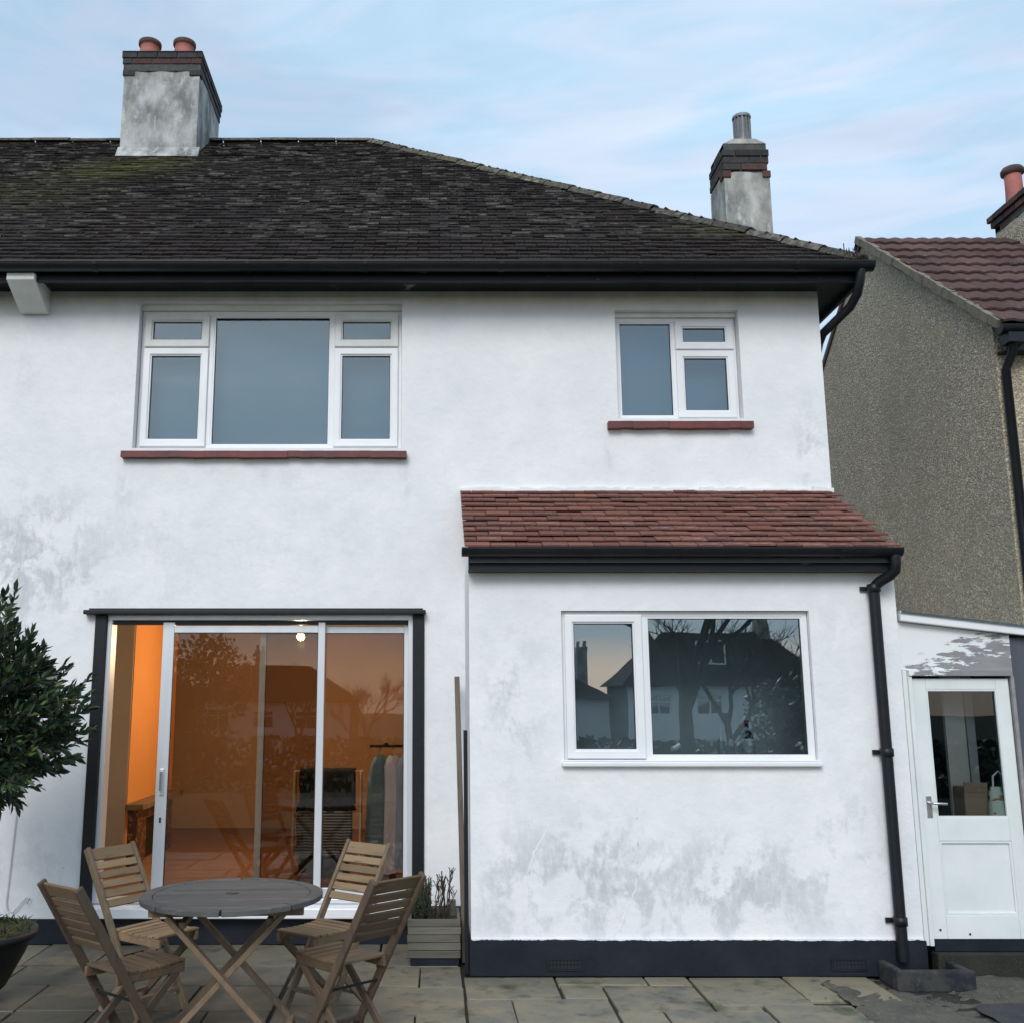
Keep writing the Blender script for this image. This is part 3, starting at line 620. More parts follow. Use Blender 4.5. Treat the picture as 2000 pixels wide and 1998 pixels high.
def left_chimney():
    x0, x1, y0, y1 = -3.50, -2.645, 3.0, 4.05
    m = MB(); stack(m, x0, x1, y0, y1, 7.3, 8.66); c = m.build('chimney', M['stack'], house)
    MB().prism([(y0-.03,7.57),(y0-.09,7.55),(y0,7.72)], lambda a, b, t: (t, a, b), x0-.02, x1+.04).build('flaunching', M['stack'], c)
    MB().box(x0-.01, x1+.01, y0-.01, y1+.01, 8.656, 8.885).build('mortar_core', M['mortar'], c)
    for k, (ov, off, ml) in enumerate(((.006,.0,[M['brick_dark']]), (.02,.5,[M['brick_dark'],M['brick_dark'],M['brick_red'],M['brick_dark']]), (.028,.2,[M['brick_dark']]))):
        brick_course(c, x0-ov, x1+ov, y0-ov, y1+ov, 8.67 + k*.072, off, ml)
    MB().box(x0-.03, x1+.03, y0-.03, y1+.03, 8.884, 8.90).build('capping', M['brick_dark'], c, bev=.008)
    for x in (x0, x1-.1): MB().box(x-.014, x+.12, y0-.016, y0+.08, 8.60, 8.662).build('brick', M['brick_dark'], c, bev=.004)
    for px, py in ((-3.28, 3.18), (-2.88, 3.18), (-3.28, 3.8), (-2.86, 3.75)):
        pt = MB().lathe([(.122,0),(.114,.12),(.108,.19),(.122,.20),(.124,.235),(.11,.245),(.09,.245),(.09,.1)], (px, py, 8.89), 24).build('chimney_pot', M['terracotta'], c)
        MB().lathe([(.123,.196),(.130,.21),(.130,.243),(.12,.25),(.092,.25)], (px, py, 8.89), 24).build('pot_rim', M['pot_rim'], c)
left_chimney()
def right_chimney():
    x0, x1, y0, y1 = 2.49, 2.88, .6, 1.02
    m = MB(); stack(m, x0, x1, y0, y1, 4.7, 6.08, 8, .006); c = m.build('chimney', M['stack_n'], house)
    MB().box(x0+.012, x1-.012, y0+.012, y1-.012, 6.06, 6.345).build('mortar_core', M['mortar'], c)
    for x, wd in ((x0-.012,.07),(x1-.06,.068)): MB().box(x, x+wd, y0-.012, y0+.09, 6.03, 6.09).build('brick', M['brick_red'], c, bev=.004)
    for k, (ov, off, ml) in enumerate(((.004,.3,[M['brick_dark'],M['brick_dark'],M['brick_red']]), (.0,.0,[M['brick_dark']]), (.004,.5,[M['brick_dark']]), (-.012,.2,[M['brick_dark']]))):
        brick_course(c, x0-ov, x1+ov, y0-ov, y1+ov, 6.10 + k*.066, off, ml, .058)
    MB().prism([(x0+.01,0),(x1-.01,0),(x1-.1,.045),(x0+.1,.045)], lambda a, b, t: (a, t, 6.352+b), y0+.01, y1-.01).build('flaunching', M['stack_n'], c)
    px, py, pz = 2.735, .80, 6.36
    MB().lathe([(.07,0),(.068,.07),(.078,.08),(.078,.10)], (px, py, pz), 20).build('chimney_pot', M['stack_n'], c)
    cw = MB().lathe([(.072,.102),(.076,.12),(.068,.13),(.066,.34),(.055,.34)], (px, py, pz), 20).build('cowl', M['cowl'], c)
    m = MB()
    for k in range(14):
        a = 2*math.pi*k/14; m.bar((px+.071*math.cos(a), py+.071*math.sin(a), pz+.12), (px+.073*math.cos(a), py+.073*math.sin(a), pz+.34), .012, .008, (math.cos(a), math.sin(a), 0))
    m.build('cowl_rib', M['cowl'], c); MB().lathe([(.08,.335),(.082,.35),(.078,.362),(.05,.37),(.0,.372)], (px, py, pz), 20).build('cowl_cap', M['cowl'], c)
right_chimney()

# --- kitchen extension roof
XE0, XE1 = .205, 2.99
ye, ze, yt, zt = -.96, 2.60, -.0, 3.165; he = math.hypot(yt-ye, zt-ze); UE = Vector((0,(yt-ye)/he,(zt-ze)/he)); NE = Vector((0,-(zt-ze)/he,(yt-ye)/he))
er = MB().prism([(ye,ze-.03),(yt,zt-.03),(yt,zt-.09),(ye,ze-.09)], lambda a, b, t: (t, a, b), XE0+.03, XE1-.03).build('extension_roof', M['gasket'], house)
tm = tile_mesh('roof_tile', .161, .150, .011, M['tile_red']); rowsE = 12; ge = (he+.02)/rowsE; nper = 17
def xend(s): return XE1
for r in range(rowsE):
    x = XE0 + .081 - (.083 if r % 2 else 0); s = -.02 + r*ge
    while x < XE1 + .02:
        a, b = max(x-.0805, XE0), min(x+.0805, XE1)
        if b - a > .03:
            o = Vector(((a+b)/2, ye, ze)) + UE*(s+rnd.uniform(-.005,.005)) + NE*(-.014+rnd.uniform(0,.005)); tl = R(11.0)+rnd.uniform(-.03,.03); rw = rnd.uniform(-.018,.018)
            u = UE*math.cos(tl) - NE*math.sin(tl); ux = Vector((1,0,0))*math.cos(rw) + u*math.sin(rw); n = ux.cross(u); o = o + n*.034
            t = link('roof_tile', tm, er, local=True); t.matrix_basis = slope_matrix(o, ux, u, n) @ Matrix.Diagonal(((b-a)/.161, 1 if r < rowsE-1 else .6, 1, 1))
        x += .166
fl = MB()
for i in range(56):
    x = XE0 + (W-XE0)*i/56; fl.box(x, x+(W-XE0)/56, -.03-rnd.uniform(0,.012), .0, 3.155, 3.178+rnd.uniform(0,.022))
fl.build('mortar_fillet', M['render'], er)
MB().box(.23, 2.985, -.93, -.90, 2.462, 2.585).box(.23, 2.985, -.90, -.82, 2.462, 2.475).build('extension_fascia', M['fascia'], house)
MB().prism([(-.90,2.476),(-.90,2.56),(-.01,3.06),(-.01,2.56),(-.82,2.476)], lambda a, b, t: (t, a, b), 2.955, 2.984).build('verge_board', M['fascia'], house)
g2 = gutter((.185, -.985, 2.595), (2.985, -.985, 2.595), .05, 'gutter', house)
for x in (.45, 1.0, 1.6, 2.1, 2.6):
    m = MB()
    for k in range(8):
        a, b = math.pi*k/8, math.pi*(k+1)/8; m.add([(x+dx, -.985+math.cos(t)*.054, 2.595-math.sin(t)*.054) for t in (a, b) for dx in (-.012, .012)], [(0,1,3,2)], True)
    m.build('gutter_bracket', M['black_plastic'], g2)
dp = MB().tube([(2.945,-.985,2.57),(2.945,-.985,2.50),(2.943,-.975,2.46),(2.92,-.945,2.43),(2.87,-.90,2.395),(2.845,-.876,2.365),(2.842,-.872,2.32),(2.842,-.872,.10)], .034, 14).build('downpipe', M['black_plastic'], house)
for z in (2.33, 1.3, .3): MB().lathe([(.036,0),(.042,.003),(.042,.05),(.036,.053)], (2.842,-.872,z), 16).box(2.77, 2.842, -.84, -.825, z+.012, z+.04).build('pipe_clip', M['black_plastic'], dp)
gb = MB().box(2.70, 3.16, -1.10, -1.055, -.02, .10).box(2.70, 2.75, -1.054, -.834, -.02, .10).box(3.11, 3.16, -1.054, -.834, -.02, .095).box(2.751, 3.109, -1.054, -.834, -.02, .03).build('gully_surround', M['gully'], house, bev=.012)

# --- rooms behind the glass
X0, X1, Y1, ZF, ZC = -2.92, .3, 4.3, .25, 2.42
MB().box(X0-.05, X1, .29, Y1, ZF-.05, ZF).build('living_room_floor', M['floor'], house)
MB().box(X0-.05, X1, .29, Y1, ZC, ZC+.05).build('living_room_ceiling', M['ceiling'], house)
MB().box(X0-.05, X1, Y1, Y1+.05, ZF, ZC).box(X1, X1+.05, .29, Y1, ZF, ZC).build('living_room_wall', M['brown_wall'], house)
MB().box(X0-.05, X0, .29, Y1, ZF, ZC).box(X0, -2.63, 1.6, 1.61, ZF, ZC).build('alcove_wall', M['beige'], house)
MB().box(X0, -2.62, 1.611, 3.1, ZF, ZC).build('chimney_breast', M['orange'], house)
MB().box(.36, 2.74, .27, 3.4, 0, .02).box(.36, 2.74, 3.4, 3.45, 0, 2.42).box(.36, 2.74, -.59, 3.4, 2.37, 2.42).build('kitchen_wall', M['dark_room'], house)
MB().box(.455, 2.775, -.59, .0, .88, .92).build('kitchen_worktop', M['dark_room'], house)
MB().box(-9, 2.6, .29, 3.4, 2.62, 2.66).box(-9, 2.6, 3.4, 3.45, 2.66, 4.74).box(.2, .25, .3, 3.4, 2.66, 4.74).box(-3.0, -2.95, .3, 3.4, 2.66, 4.74).box(-9, 2.6, .29, 3.4, 4.76, 4.78).build('bedroom_wall', M['blue_room'], house)
# ------------------------------------------------------------------ things indoors
lb = thing('light_bulb', 'bare glowing ceiling bulb seen through the sliding patio door', 'light', (-1.19, 1.8, 2.36))
MB().lathe([(.0,-.035),(.02,-.034),(.034,-.022),(.036,-.01)], (0,0,-.06), 16).build('bulb_neck', M['upvc'], lb, local=True)
gm = bpy.data.materials.new('lit_bulb'); gm.use_nodes = True; gm.node_tree.nodes['Principled BSDF'].inputs['Emission Color'].default_value = (1,.72,.32,1); gm.node_tree.nodes['Principled BSDF'].inputs['Emission Strength'].default_value = 60
MB().lathe([(.0,-.06),(.018,-.056),(.03,-.045),(.036,-.03),(.034,-.012),(.02,.006),(.013,.02)], (0,0,-.125), 20).build('bulb_glass', gm, lb, local=True)
MB().tube([(0,0,0),(0,0,-.09)], .012, 10).build('lamp_holder', M['upvc'], lb, local=True)
pd = bpy.data.lights.new('bulb_light', 'POINT'); pd.energy = 72; pd.color = (1,.72,.42); pd.shadow_soft_size = .04
po = bpy.data.objects.new('bulb_light', pd); col.objects.link(po); po.parent = lb; po.location = (0, 0, -.22)
fp = thing('fireplace', 'fireplace with wooden mantel shelf and patterned surround beside orange wall', 'fireplace', (-2.62, 2.15, ZF))
MB().box(-2.618, -2.46, 1.54, 2.95, .725, .775).build('mantel_shelf', M['teak'], fp, bev=.006)
MB().box(-2.618, -2.54, 1.66, 1.95, ZF, .724).box(-2.618, -2.54, 2.6, 2.85, ZF, .724).box(-2.618, -2.54, 1.951, 2.599, .62, .724).build('surround', M['hearth'], fp)
MB().box(-2.618, -2.60, 1.951, 2.599, ZF, .619).build('firebox', M['gasket'], fp)
cr = thing('clothes_rail', 'dark horizontal clothes rail by the right edge of the patio door', 'rail', (-.35, 1.2, 1.27))
MB().tube([(-.52,1.2,1.275),(.25,1.22,1.275)], .012, 10).build('rail', M['black_paint'], cr)
MB().box(-.40, -.37, 1.2, 1.23, 1.27, 1.30).box(.2, .23, 1.2, 1.23, 1.27, 1.30).build('rail_bracket', M['black_paint'], cr)
def shirt(x, wdt, z0, z1, mat, label, rz):
    t = thing('hanging_shirt', label, 'shirt', (x, 1.2, z1), rz, 'shirts hanging on the rail'); m = MB(); n = 40; prof = [(0,.045,.03),(.03,.09,.05),(.07,wdt*.48,.06),(.14,wdt*.5,.075)]
    k = 12
    for i in range(1, k+1): prof.append((.14 + (z1-z0-.14)*i/k, wdt*(.5+.06*i/k), .08+.02*i/k))
    ph = rnd.uniform(0, 6); vs = []
    for dz, a, b in prof:
        fo = min(1, dz/.3)
        for j in range(n): th = 2*math.pi*j/n; q = 1 + fo*.22*math.sin(th*7+ph+dz*2) ; vs.append((a*math.cos(th)*(1+.04*fo*math.sin(th*5)), b*math.sin(th)*q, -dz - (.02*math.sin(th*3+ph) if dz > z1-z0-.02 else 0)))
    m.add(vs, [(i*n+j, (i+1)*n+j, (i+1)*n+(j+1) % n, i*n+(j+1) % n) for i in range(len(prof)-1) for j in range(n)], True); m.build('garment', mat, t, local=True)
    MB().tube([(0,0,-.01),(0,0,.02),(.012,0,.045),(.0,0,.062),(-.014,0,.05)], .004, 6).build('hanger', M['chrome'], t, local=True)
shirt(-.43, .26, .36, 1.20, cloth('slate_teal_cotton', (.10,.20,.30), (.13,.25,.36)), 'dark slate-blue shirt, leftmost of the garments on the indoor rail', R(68))
shirt(-.325, .26, .30, 1.20, cloth('pale_lilac_cotton', (.55,.65,.9), (.48,.56,.8)), 'pale lilac shirt hanging in the middle of the indoor rail', R(74))
shirt(-.215, .28, .34, 1.20, cloth('mid_blue_cotton', (.22,.38,.60), (.27,.43,.68)), 'mid-blue shirt hanging at the right end of the indoor rail', R(66))
ai = thing('clothes_airer', 'cream folding clothes airer behind the patio glass', 'clothes airer', (-.86, 1.25, ZF))
cream = simple('cream_plastic_coating', (.62,.52,.38), (.55,.46,.34), 8, .4)
for sx in (-1.135, -.59): MB().tube([(sx,1.12,ZF),(sx,1.12,.3),(sx-.0,1.2,1.07),(sx,1.3,1.07),(sx,1.42,.3),(sx,1.42,ZF)], .007, 8).build('side_frame', cream, ai)
for yy, zz in ((1.2,1.07),(1.3,1.07),(1.165,.74),(1.375,.6),(1.14,.5),(1.4,.42),(1.13,.35)): MB().tube([(-1.15,yy,zz),(-.575,yy,zz)], .005, 6).build('rung', cream, ai)
def drape(name, x0, x1, zt, zb, y, zback, mat, label, cat):
    m = MB(); n = 28; prof = [(y+.14, zback), (y+.115, zt-.05), (y+.09, zt+.012), (y+.0, zt+.014)] + [(y-.015-.03*i/8, zt-(zt-zb)*i/8) for i in range(1, 9)]; vs = []
    for k, (yy, zz) in enumerate(prof):
        for i in range(n+1): f = i/n; a = max(0, k-3)/8; vs.append((x0+(x1-x0)*f + .02*math.sin(f*3+k)*a, yy - .018*a*math.sin(f*23+1), zz + .012*a*math.sin(f*9)))
    m.add(vs, [(k*(n+1)+i, k*(n+1)+i+1, (k+1)*(n+1)+i+1, (k+1)*(n+1)+i) for k in range(len(prof)-1) for i in range(n)], True); o = m.build(name, mat, None); s = o.modifiers.new('thick', 'SOLIDIFY'); s.thickness = .006; return tag(o, label, cat)
drape('black_towel', -1.09, -.64, 1.08, .755, 1.2, .8, cloth('black_towelling', (.012,.014,.018), (.022,.024,.028)), 'black towel over the top of the clothes airer', 'towel')
def stripe_mat():
    n = NM('striped_cotton'); z = n.axis(2); f = n.op('FRACT', n.op('MULTIPLY', z, 46.0)); c = n.mix(n.rng(f, .55, .65), (.025,.032,.04), (.30,.34,.37)); n.col(c).rough(.9); return n.m
drape('striped_towel', -1.10, -.66, .745, .42, 1.15, .5, stripe_mat(), 'black and white striped cloth hanging low on the clothes airer', 'cloth')
drape('dark_cloth', -1.08, -.68, .41, .28, 1.13, .32, cloth('dark_green_cotton', (.012,.022,.022), (.02,.03,.03)), 'small dark cloth hung on the lowest rung of the airer', 'cloth')
def bottle(x, y, h, r, mat, lab, label, cap):
    t = thing('bottle', label, 'bottle', (x, y, 1.27)); MB().lathe([(0,0),(r,.002),(r,h*.55),(r*.9,h*.64),(r*.36,h*.78),(r*.34,h*.94)], (0,0,0), 16).build('body', mat, t, local=True)
    MB().lathe([(r*.4,h*.93),(r*.4,h),(0,h)], (0,0,0), 12).build('cap', cap, t, local=True)
    if lab: MB().lathe([(r+.0015,h*.14),(r+.0015,h*.54)], (0,0,0), 16).build('label_band', lab, t, local=True)
MB().box(.83, 2.43, -.72, -.602, 1.255, 1.27).build('window_board', M['upvc'], house)
bottle(2.03, -.69, .25, .038, M['plinth'], M['upvc'], 'dark bottle with white label inside the kitchen window', M['terracotta'])
bottle(1.86, -.685, .20, .016, M['upvc'], None, 'thin pale bottle inside the kitchen window, left of the dark bottle', M['upvc'])

# ------------------------------------------------------------------ neighbouring house
nb = thing('neighbour_house', 'grey-brown pebbledashed house with brown tiled gable roof beside the white house', 'house', (6.5, 3, 0))
GX, NY0, NY1, NYR, NZE, NZR = 4.70, .70, 5.28, 2.99, 4.74, 6.53
MB().prism([(NY0,0),(NY0,NZE),(NYR,NZR),(NY1,NZE),(NY1,0)], lambda a, b, t: (t, a, b), GX, GX+.25).build('gable_wall', M['dash'], nb)
MB().box(GX+.251, 12, NY0, NY0+.25, 0, NZE).build('rear_wall', M['dash'], nb)
pn = math.atan2(NZR-NZE, NYR-NY0); UN = Vector((0, math.cos(pn), math.sin(pn))); NN = Vector((0, -math.sin(pn), math.cos(pn))); e0 = Vector((0, NY0-.16, NZE-.16*math.tan(pn)+.05)); hn = (NYR-NY0+.16)/math.cos(pn)
nr = MB().prism([(e0.y,e0.z),(NYR,NZR+.05),(2*NYR-e0.y,e0.z),(2*NYR-e0.y,e0.z-.05),(NYR,NZR),(e0.y,e0.z-.05)], lambda a, b, t: (t, a, b), GX-.02, 12).build('roof', M['tile_brown'], nb)
def roman_tile():
    m = MB(); n = 16; wd, ln, th = .30, .36, .02; top = []; bot = []
    for i in range(n+1):
        f = i/n; z = .013*abs(math.sin(f*2*math.pi))**1.5; top.append((f*wd, z)); bot.append((f*wd, z-th))
    vs = [(x, y, z+th) for y in (0, ln) for x, z in top] + [(x, y, z+th) for y in (0, ln) for x, z in bot]; k = n+1
    fs = [(i, i+1, k+i+1, k+i) for i in range(n)] + [(i, 2*k+i, 2*k+i+1, i+1) for i in range(n)]; m.add(vs, fs, False); return m.mesh('roof_tile', M['tile_brown'])
rt = roman_tile(); nrow = 10; gn = hn/nrow
for r in range(nrow):
    for c in range(11):
        s = r*gn - .03; o = e0 + Vector((GX-.03 + c*.298, 0, 0)) + UN*(s+rnd.uniform(-.004,.004)) + NN*.03; tl = R(4.6)+rnd.uniform(-.01,.01); u = UN*math.cos(tl) - NN*math.sin(tl); ux = Vector((1,0,0)); n = ux.cross(u); o = o + n*.02
        t = link('roof_tile', rt, nr, local=True); t.matrix_parent_inverse = Matrix.Translation(-nb.location) @ Matrix.Translation(nb.location); t.matrix_basis = slope_matrix(o, ux, u, n) @ Matrix.Diagonal((1, 1 if r < nrow-1 else .8, 1, 1))
vg = MB(); nseg = 22
for i in range(nseg):
    a = e0 + UN*(hn*i/nseg); b = e0 + UN*(hn*(i+1)/nseg); d = rnd.uniform(-.008,.008); vg.bar(Vector((GX-.035+d, a.y, a.z+.025)), Vector((GX-.035+d, b.y, b.z+.025)), .055, .075+rnd.uniform(-.01,.01), NN)
    vg.bar(Vector((GX-.0, 2*NYR-a.y, a.z+.02)), Vector((GX-.0, 2*NYR-b.y, b.z+.02)), .03, .05)
vg.build('verge_mortar', M['verge'], nb)
for i in range(9): half_round((GX-.04+i*.45, NYR, NZR-.005+rnd.uniform(-.004,.004)), (GX+.398+i*.45, NYR, NZR-.005), .12, nr, 'ridge_tile', M['tile_brown'])
MB().box(GX+.02, 12, e0.y+.02, e0.y+.05, e0.z-.19, e0.z-.0).box(GX+.02, 12, e0.y+.05, NY0, e0.z-.19, e0.z-.17).build('fascia', M['black_paint'], nb)
gutter((GX-.06, e0.y-.045, e0.z-.02), (12, e0.y-.045, e0.z-.02), .06, 'gutter', nb)
MB().box(GX-.02, GX+.13, e0.y-.1, e0.y+.02, e0.z-.16, e0.z-.08).tube([(GX+.05, e0.y-.03, e0.z-.1),(GX+.05,e0.y-.01,e0.z-.22),(GX+.045,NY0-.055,e0.z-.34),(GX+.045,NY0-.055,0)], .036, 12).build('downpipe', M['black_plastic'], nb)
def nchim():
    x0, x1, y0, y1 = 6.25, 7.3, 2.45, 3.1; m = MB(); stack(m, x0, x1, y0, y1, 6.0, 6.72); c = m.build('chimney', M['dash'], nb); MB().box(x0, x1, y0, y1, 6.72, 6.93).build('mortar_core', M['mortar'], c)
    for k, ov in enumerate((.0, .03, .055)): brick_course(c, x0-ov, x1+ov, y0-ov, y1+ov, 6.725+k*.07, k*.4 % 1, [M['brick_dark'], M['brick_red']], .062)
    MB().prism([(x0-.04,0),(x1+.04,0),(x1-.2,.07),(x0+.2,.07)], lambda a, b, t: (a, t, 6.935+b), y0-.04, y1+.04).build('flaunching', M['mortar'], c)
    for px, py in ((6.42, 2.95), (6.66, 2.72), (6.95, 2.85)):
        MB().lathe([(.10,0),(.088,.22),(.088,.40),(.075,.40),(.075,.2)], (px, py, 6.96), 20).build('chimney_pot', M['terracotta'], c); MB().lathe([(.090,.38),(.118,.40),(.12,.44),(.10,.47),(.075,.47)], (px, py, 6.96), 20).build('pot_rim', M['pot_rim'], c)
nchim()

# ------------------------------------------------------------------ lean-to with the side door
lt = thing('lean_to', 'white painted lean-to with peeling panel and part-glazed side door', 'lean-to', (3.6, -.7, 0))
bz = lambda x: 2.202 - (x-3.01)*.118
MB().prism([(3.012,bz(3.012)),(4.62,bz(4.62)),(4.62,bz(4.62)-.052),(3.012,bz(3.012)-.052)], lambda a, b, t: (a, t, b), -.845, -.79).build('barge_board', M['upvc'], lt, bev=.006)
MB().prism([(3.012,bz(3.012)+.012),(4.66,bz(4.66)+.012),(4.66,bz(4.66)),(3.012,bz(3.012))], lambda a, b, t: (a, t, b), -.86, 3.2).build('roof_sheet', M['roof_sheet'], lt)
MB().prism([(3.003,bz(3)-.055),(3.725,bz(3.725)-.055),(3.725,1.80),(3.70,1.80),(3.70,1.838),(3.003,1.838)], lambda a, b, t: (a, t, b), -.795, -.77).build('peeling_panel', M['peel'], lt)
MB().box(3.045, 3.70, -.825, -.77, 1.80, 1.837).build('door_head', M['peel'], lt, bev=.003)
MB().box(3.013, 3.042, -.80, -.74, .17, 1.836).box(3.0425, 3.068, -.812, -.74, .17, 1.80).build('door_jamb', M['door_paint'], lt, bev=.003)
MB().box(3.700, 3.722, -.812, -.74, .12, 1.80).build('door_jamb', M['peel'], lt, bev=.003)
dr_ = MB().box(3.075, 3.163, -.79, -.75, .206, 1.784).box(3.612, 3.694, -.79, -.75, .206, 1.784).box(3.1635, 3.6115, -.79, -.75, 1.714, 1.784).box(3.1635, 3.6115, -.79, -.75, .782, .925).box(3.1635, 3.6115, -.79, -.75, .206, .345).build('door', M['door_paint'], lt, bev=.004)
MB().box(3.16, 3.615, -.775, -.76, .34, .785).build('door_panel', M['door_paint'], dr_)
MB().ring(3.163, 3.612, .345, .782, -.787, -.776, .014).build('panel_moulding', M['door_paint'], dr_, bev=.003)
MB().box(3.162, 3.613, -.772, -.767, .924, 1.715).build('pane', M['glass_s'], dr_); MB().ring(3.163, 3.612, .925, 1.714, -.788, -.774, .009).build('glazing_bead', M['door_paint'], dr_)
MB().box(3.10, 3.133, -.797, -.79, .925, 1.055).build('handle_plate', M['chrome'], dr_, bev=.002); MB().tube([(3.116,-.795,1.015),(3.116,-.84,1.015),(3.125,-.845,1.015),(3.205,-.845,1.012)], .008, 8).build('handle', M['chrome'], dr_)
for x, z in ((3.12,.26),(3.30,.235)): MB().tube([(x,-.793,z),(x,-.789,z)], .007, 10).build('screw_hole', M['gasket'], dr_)
MB().box(3.075, 3.694, -.80, -.74, .14, .20).build('door_threshold', M['plinth'], lt)
for i in range(7):
    x = 3.726 + i*.128; MB().box(x, x+.122, -.79+rnd.uniform(-.003,.003), -.765, .05, bz(x+.12)-.058).build('board', M['grey_board'], lt, bev=.003)
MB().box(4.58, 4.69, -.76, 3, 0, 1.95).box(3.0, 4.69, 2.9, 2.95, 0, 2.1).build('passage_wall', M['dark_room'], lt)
tag(MB().box(3.40, 3.53, -.52, -.49, .70, 1.95).build('upright_board', simple('drab_board', (.52,.46,.42), (.45,.40,.37), 5, .8)), 'wide pale drab board standing upright behind the side-door glass', 'board')
tag(MB().box(3.55, 3.605, -.50, -.47, .70, 1.95).build('upright_batten', simple('grey_batten', (.34,.34,.35), (.27,.27,.28), 5, .8)), 'narrow grey batten standing next to the pale board behind the side-door glass', 'batten')
bx = thing('cardboard_box', 'brown cardboard box behind the glass of the side door', 'box', (3.5, -.45, .6)); card = simple('brown_card', (.34,.21,.15), (.28,.18,.13), 4, .9)
MB().box(3.40, 3.55, -.68, -.54, .70, 1.10).build('carton', card, bx, bev=.003); MB().bar((3.40,-.683,1.10),(3.55,-.683,1.098), .005, .06).build('flap', card, bx)
tag(MB().box(3.2, 4.3, -.745, -.2, .66, .70).box(3.3, 3.36, -.64, -.58, .02, .66).box(4.2, 4.26, -.64, -.58, .02, .66).box(3.3, 3.36, -.3, -.24, .02, .66).box(4.2, 4.26, -.3, -.24, .02, .66).build('work_bench', M['grey_board']), 'dark bench just inside the side door', 'bench')
bgm = NM('patterned_bag'); bc = bgm.mix(bgm.noise(9, 2, lo=.48, hi=.52), (.62,.64,.54), (.06,.20,.08)); bc = bgm.mix(bgm.noise(13, 2, (1,1,2), lo=.62, hi=.64), bc, (.35,.13,.05)); bgm.col(bc).rough(.6)
sb = thing('shopping_bag', 'pale shopping bag with green pattern behind the side-door glass', 'bag', (3.615, -.7, .7)); m = MB(); n = 20
prof = [(.0,.075,.05),(.02,.085,.06),(.2,.082,.055),(.36,.07,.03),(.40,.06,.015)]; m.add([(3.615+a*math.cos(2*math.pi*j/n)*(1+.05*math.sin(j*2.3)), -.705+b*math.sin(2*math.pi*j/n), .705+z) for z, a, b in prof for j in range(n)], [(i*n+j, i*n+(j+1) % n, (i+1)*n+(j+1) % n, (i+1)*n+j) for i in range(4) for j in range(n)], True); m.build('bag_body', bgm.m, sb)
MB().tube([(3.575,-.705,1.09),(3.58,-.705,1.17),(3.615,-.705,1.20),(3.65,-.705,1.17),(3.655,-.705,1.09)], .006, 6).build('bag_handle', M['upvc'], sb)

# ------------------------------------------------------------------ garden furniture
def table():
    t = thing('folding_table', 'round silvered wooden garden table with crossed folding legs', 'table', (-.98, -2.16, 0), R(4)); Rr, z0, z1 = .44, .695, .72
    nseg = 8
    for k in range(nseg):
        a0, a1 = 2*math.pi*k/nseg + .012, 2*math.pi*(k+1)/nseg - .012; pts = []
        for i in range(7): a = a0+(a1-a0)*i/6; pts.append((Rr*math.cos(a), Rr*math.sin(a)))
        for i in range(6, -1, -1): a = a0+(a1-a0)*i/6; pts.append(((Rr-.06)*math.cos(a), (Rr-.06)*math.sin(a)))
        MB().prism(pts, lambda a, b, z: (a, b, z), z1, z0).build('rim_piece', M['teak_grey'], t, bev=.003, local=True)
    ri = Rr - .062; y = -ri + .006; wd = .057
    while y < ri - .02:
        ya, yb = y, min(y+wd, ri-.004); xa, xb = math.sqrt(max(0, ri*ri-ya*ya)), math.sqrt(max(0, ri*ri-yb*yb))
        if min(xa, xb) > .03: MB().prism([(-xa,ya),(xa,ya),(xb,yb),(-xb,yb)], lambda a, b, z: (a, b, z), z1-.001, z0+.004).build('slat', M['teak_grey'], t, bev=.003, local=True)
        y += wd + .006
    MB().lathe([(.03,z1-.01),(.03,z1+.002),(.024,z1+.003),(.0,z1+.001)], (0,0,0), 20).build('parasol_hole_cap', M['gasket'], t, local=True)
    for s in (-1, 1): MB().box(-.36, .36, s*.2-.02, s*.2+.02, .655, .694).build('batten', M['teak_leg'], t, local=True, bev=.003)
    for s, o in ((-1,.235),(1,.235),(-1,.17),(1,.17)):
        d = 1 if o > .2 else -1; yy = s*o
        MB().bar((-.27*d, yy, .66), (.36*d, yy, .0), .026, .048, (0,1,0)).build('leg', M['teak_leg'], t, local=True, bev=.004)
    for xx, zz, ww in ((.285,.08,.235),(-.285,.08,.17),(.2,.62,.17),(-.2,.62,.235)): MB().bar((xx,-ww,zz), (xx,ww,zz), .03, .03).build('stretcher', M['teak_leg'], t, local=True, bev=.003)
table()
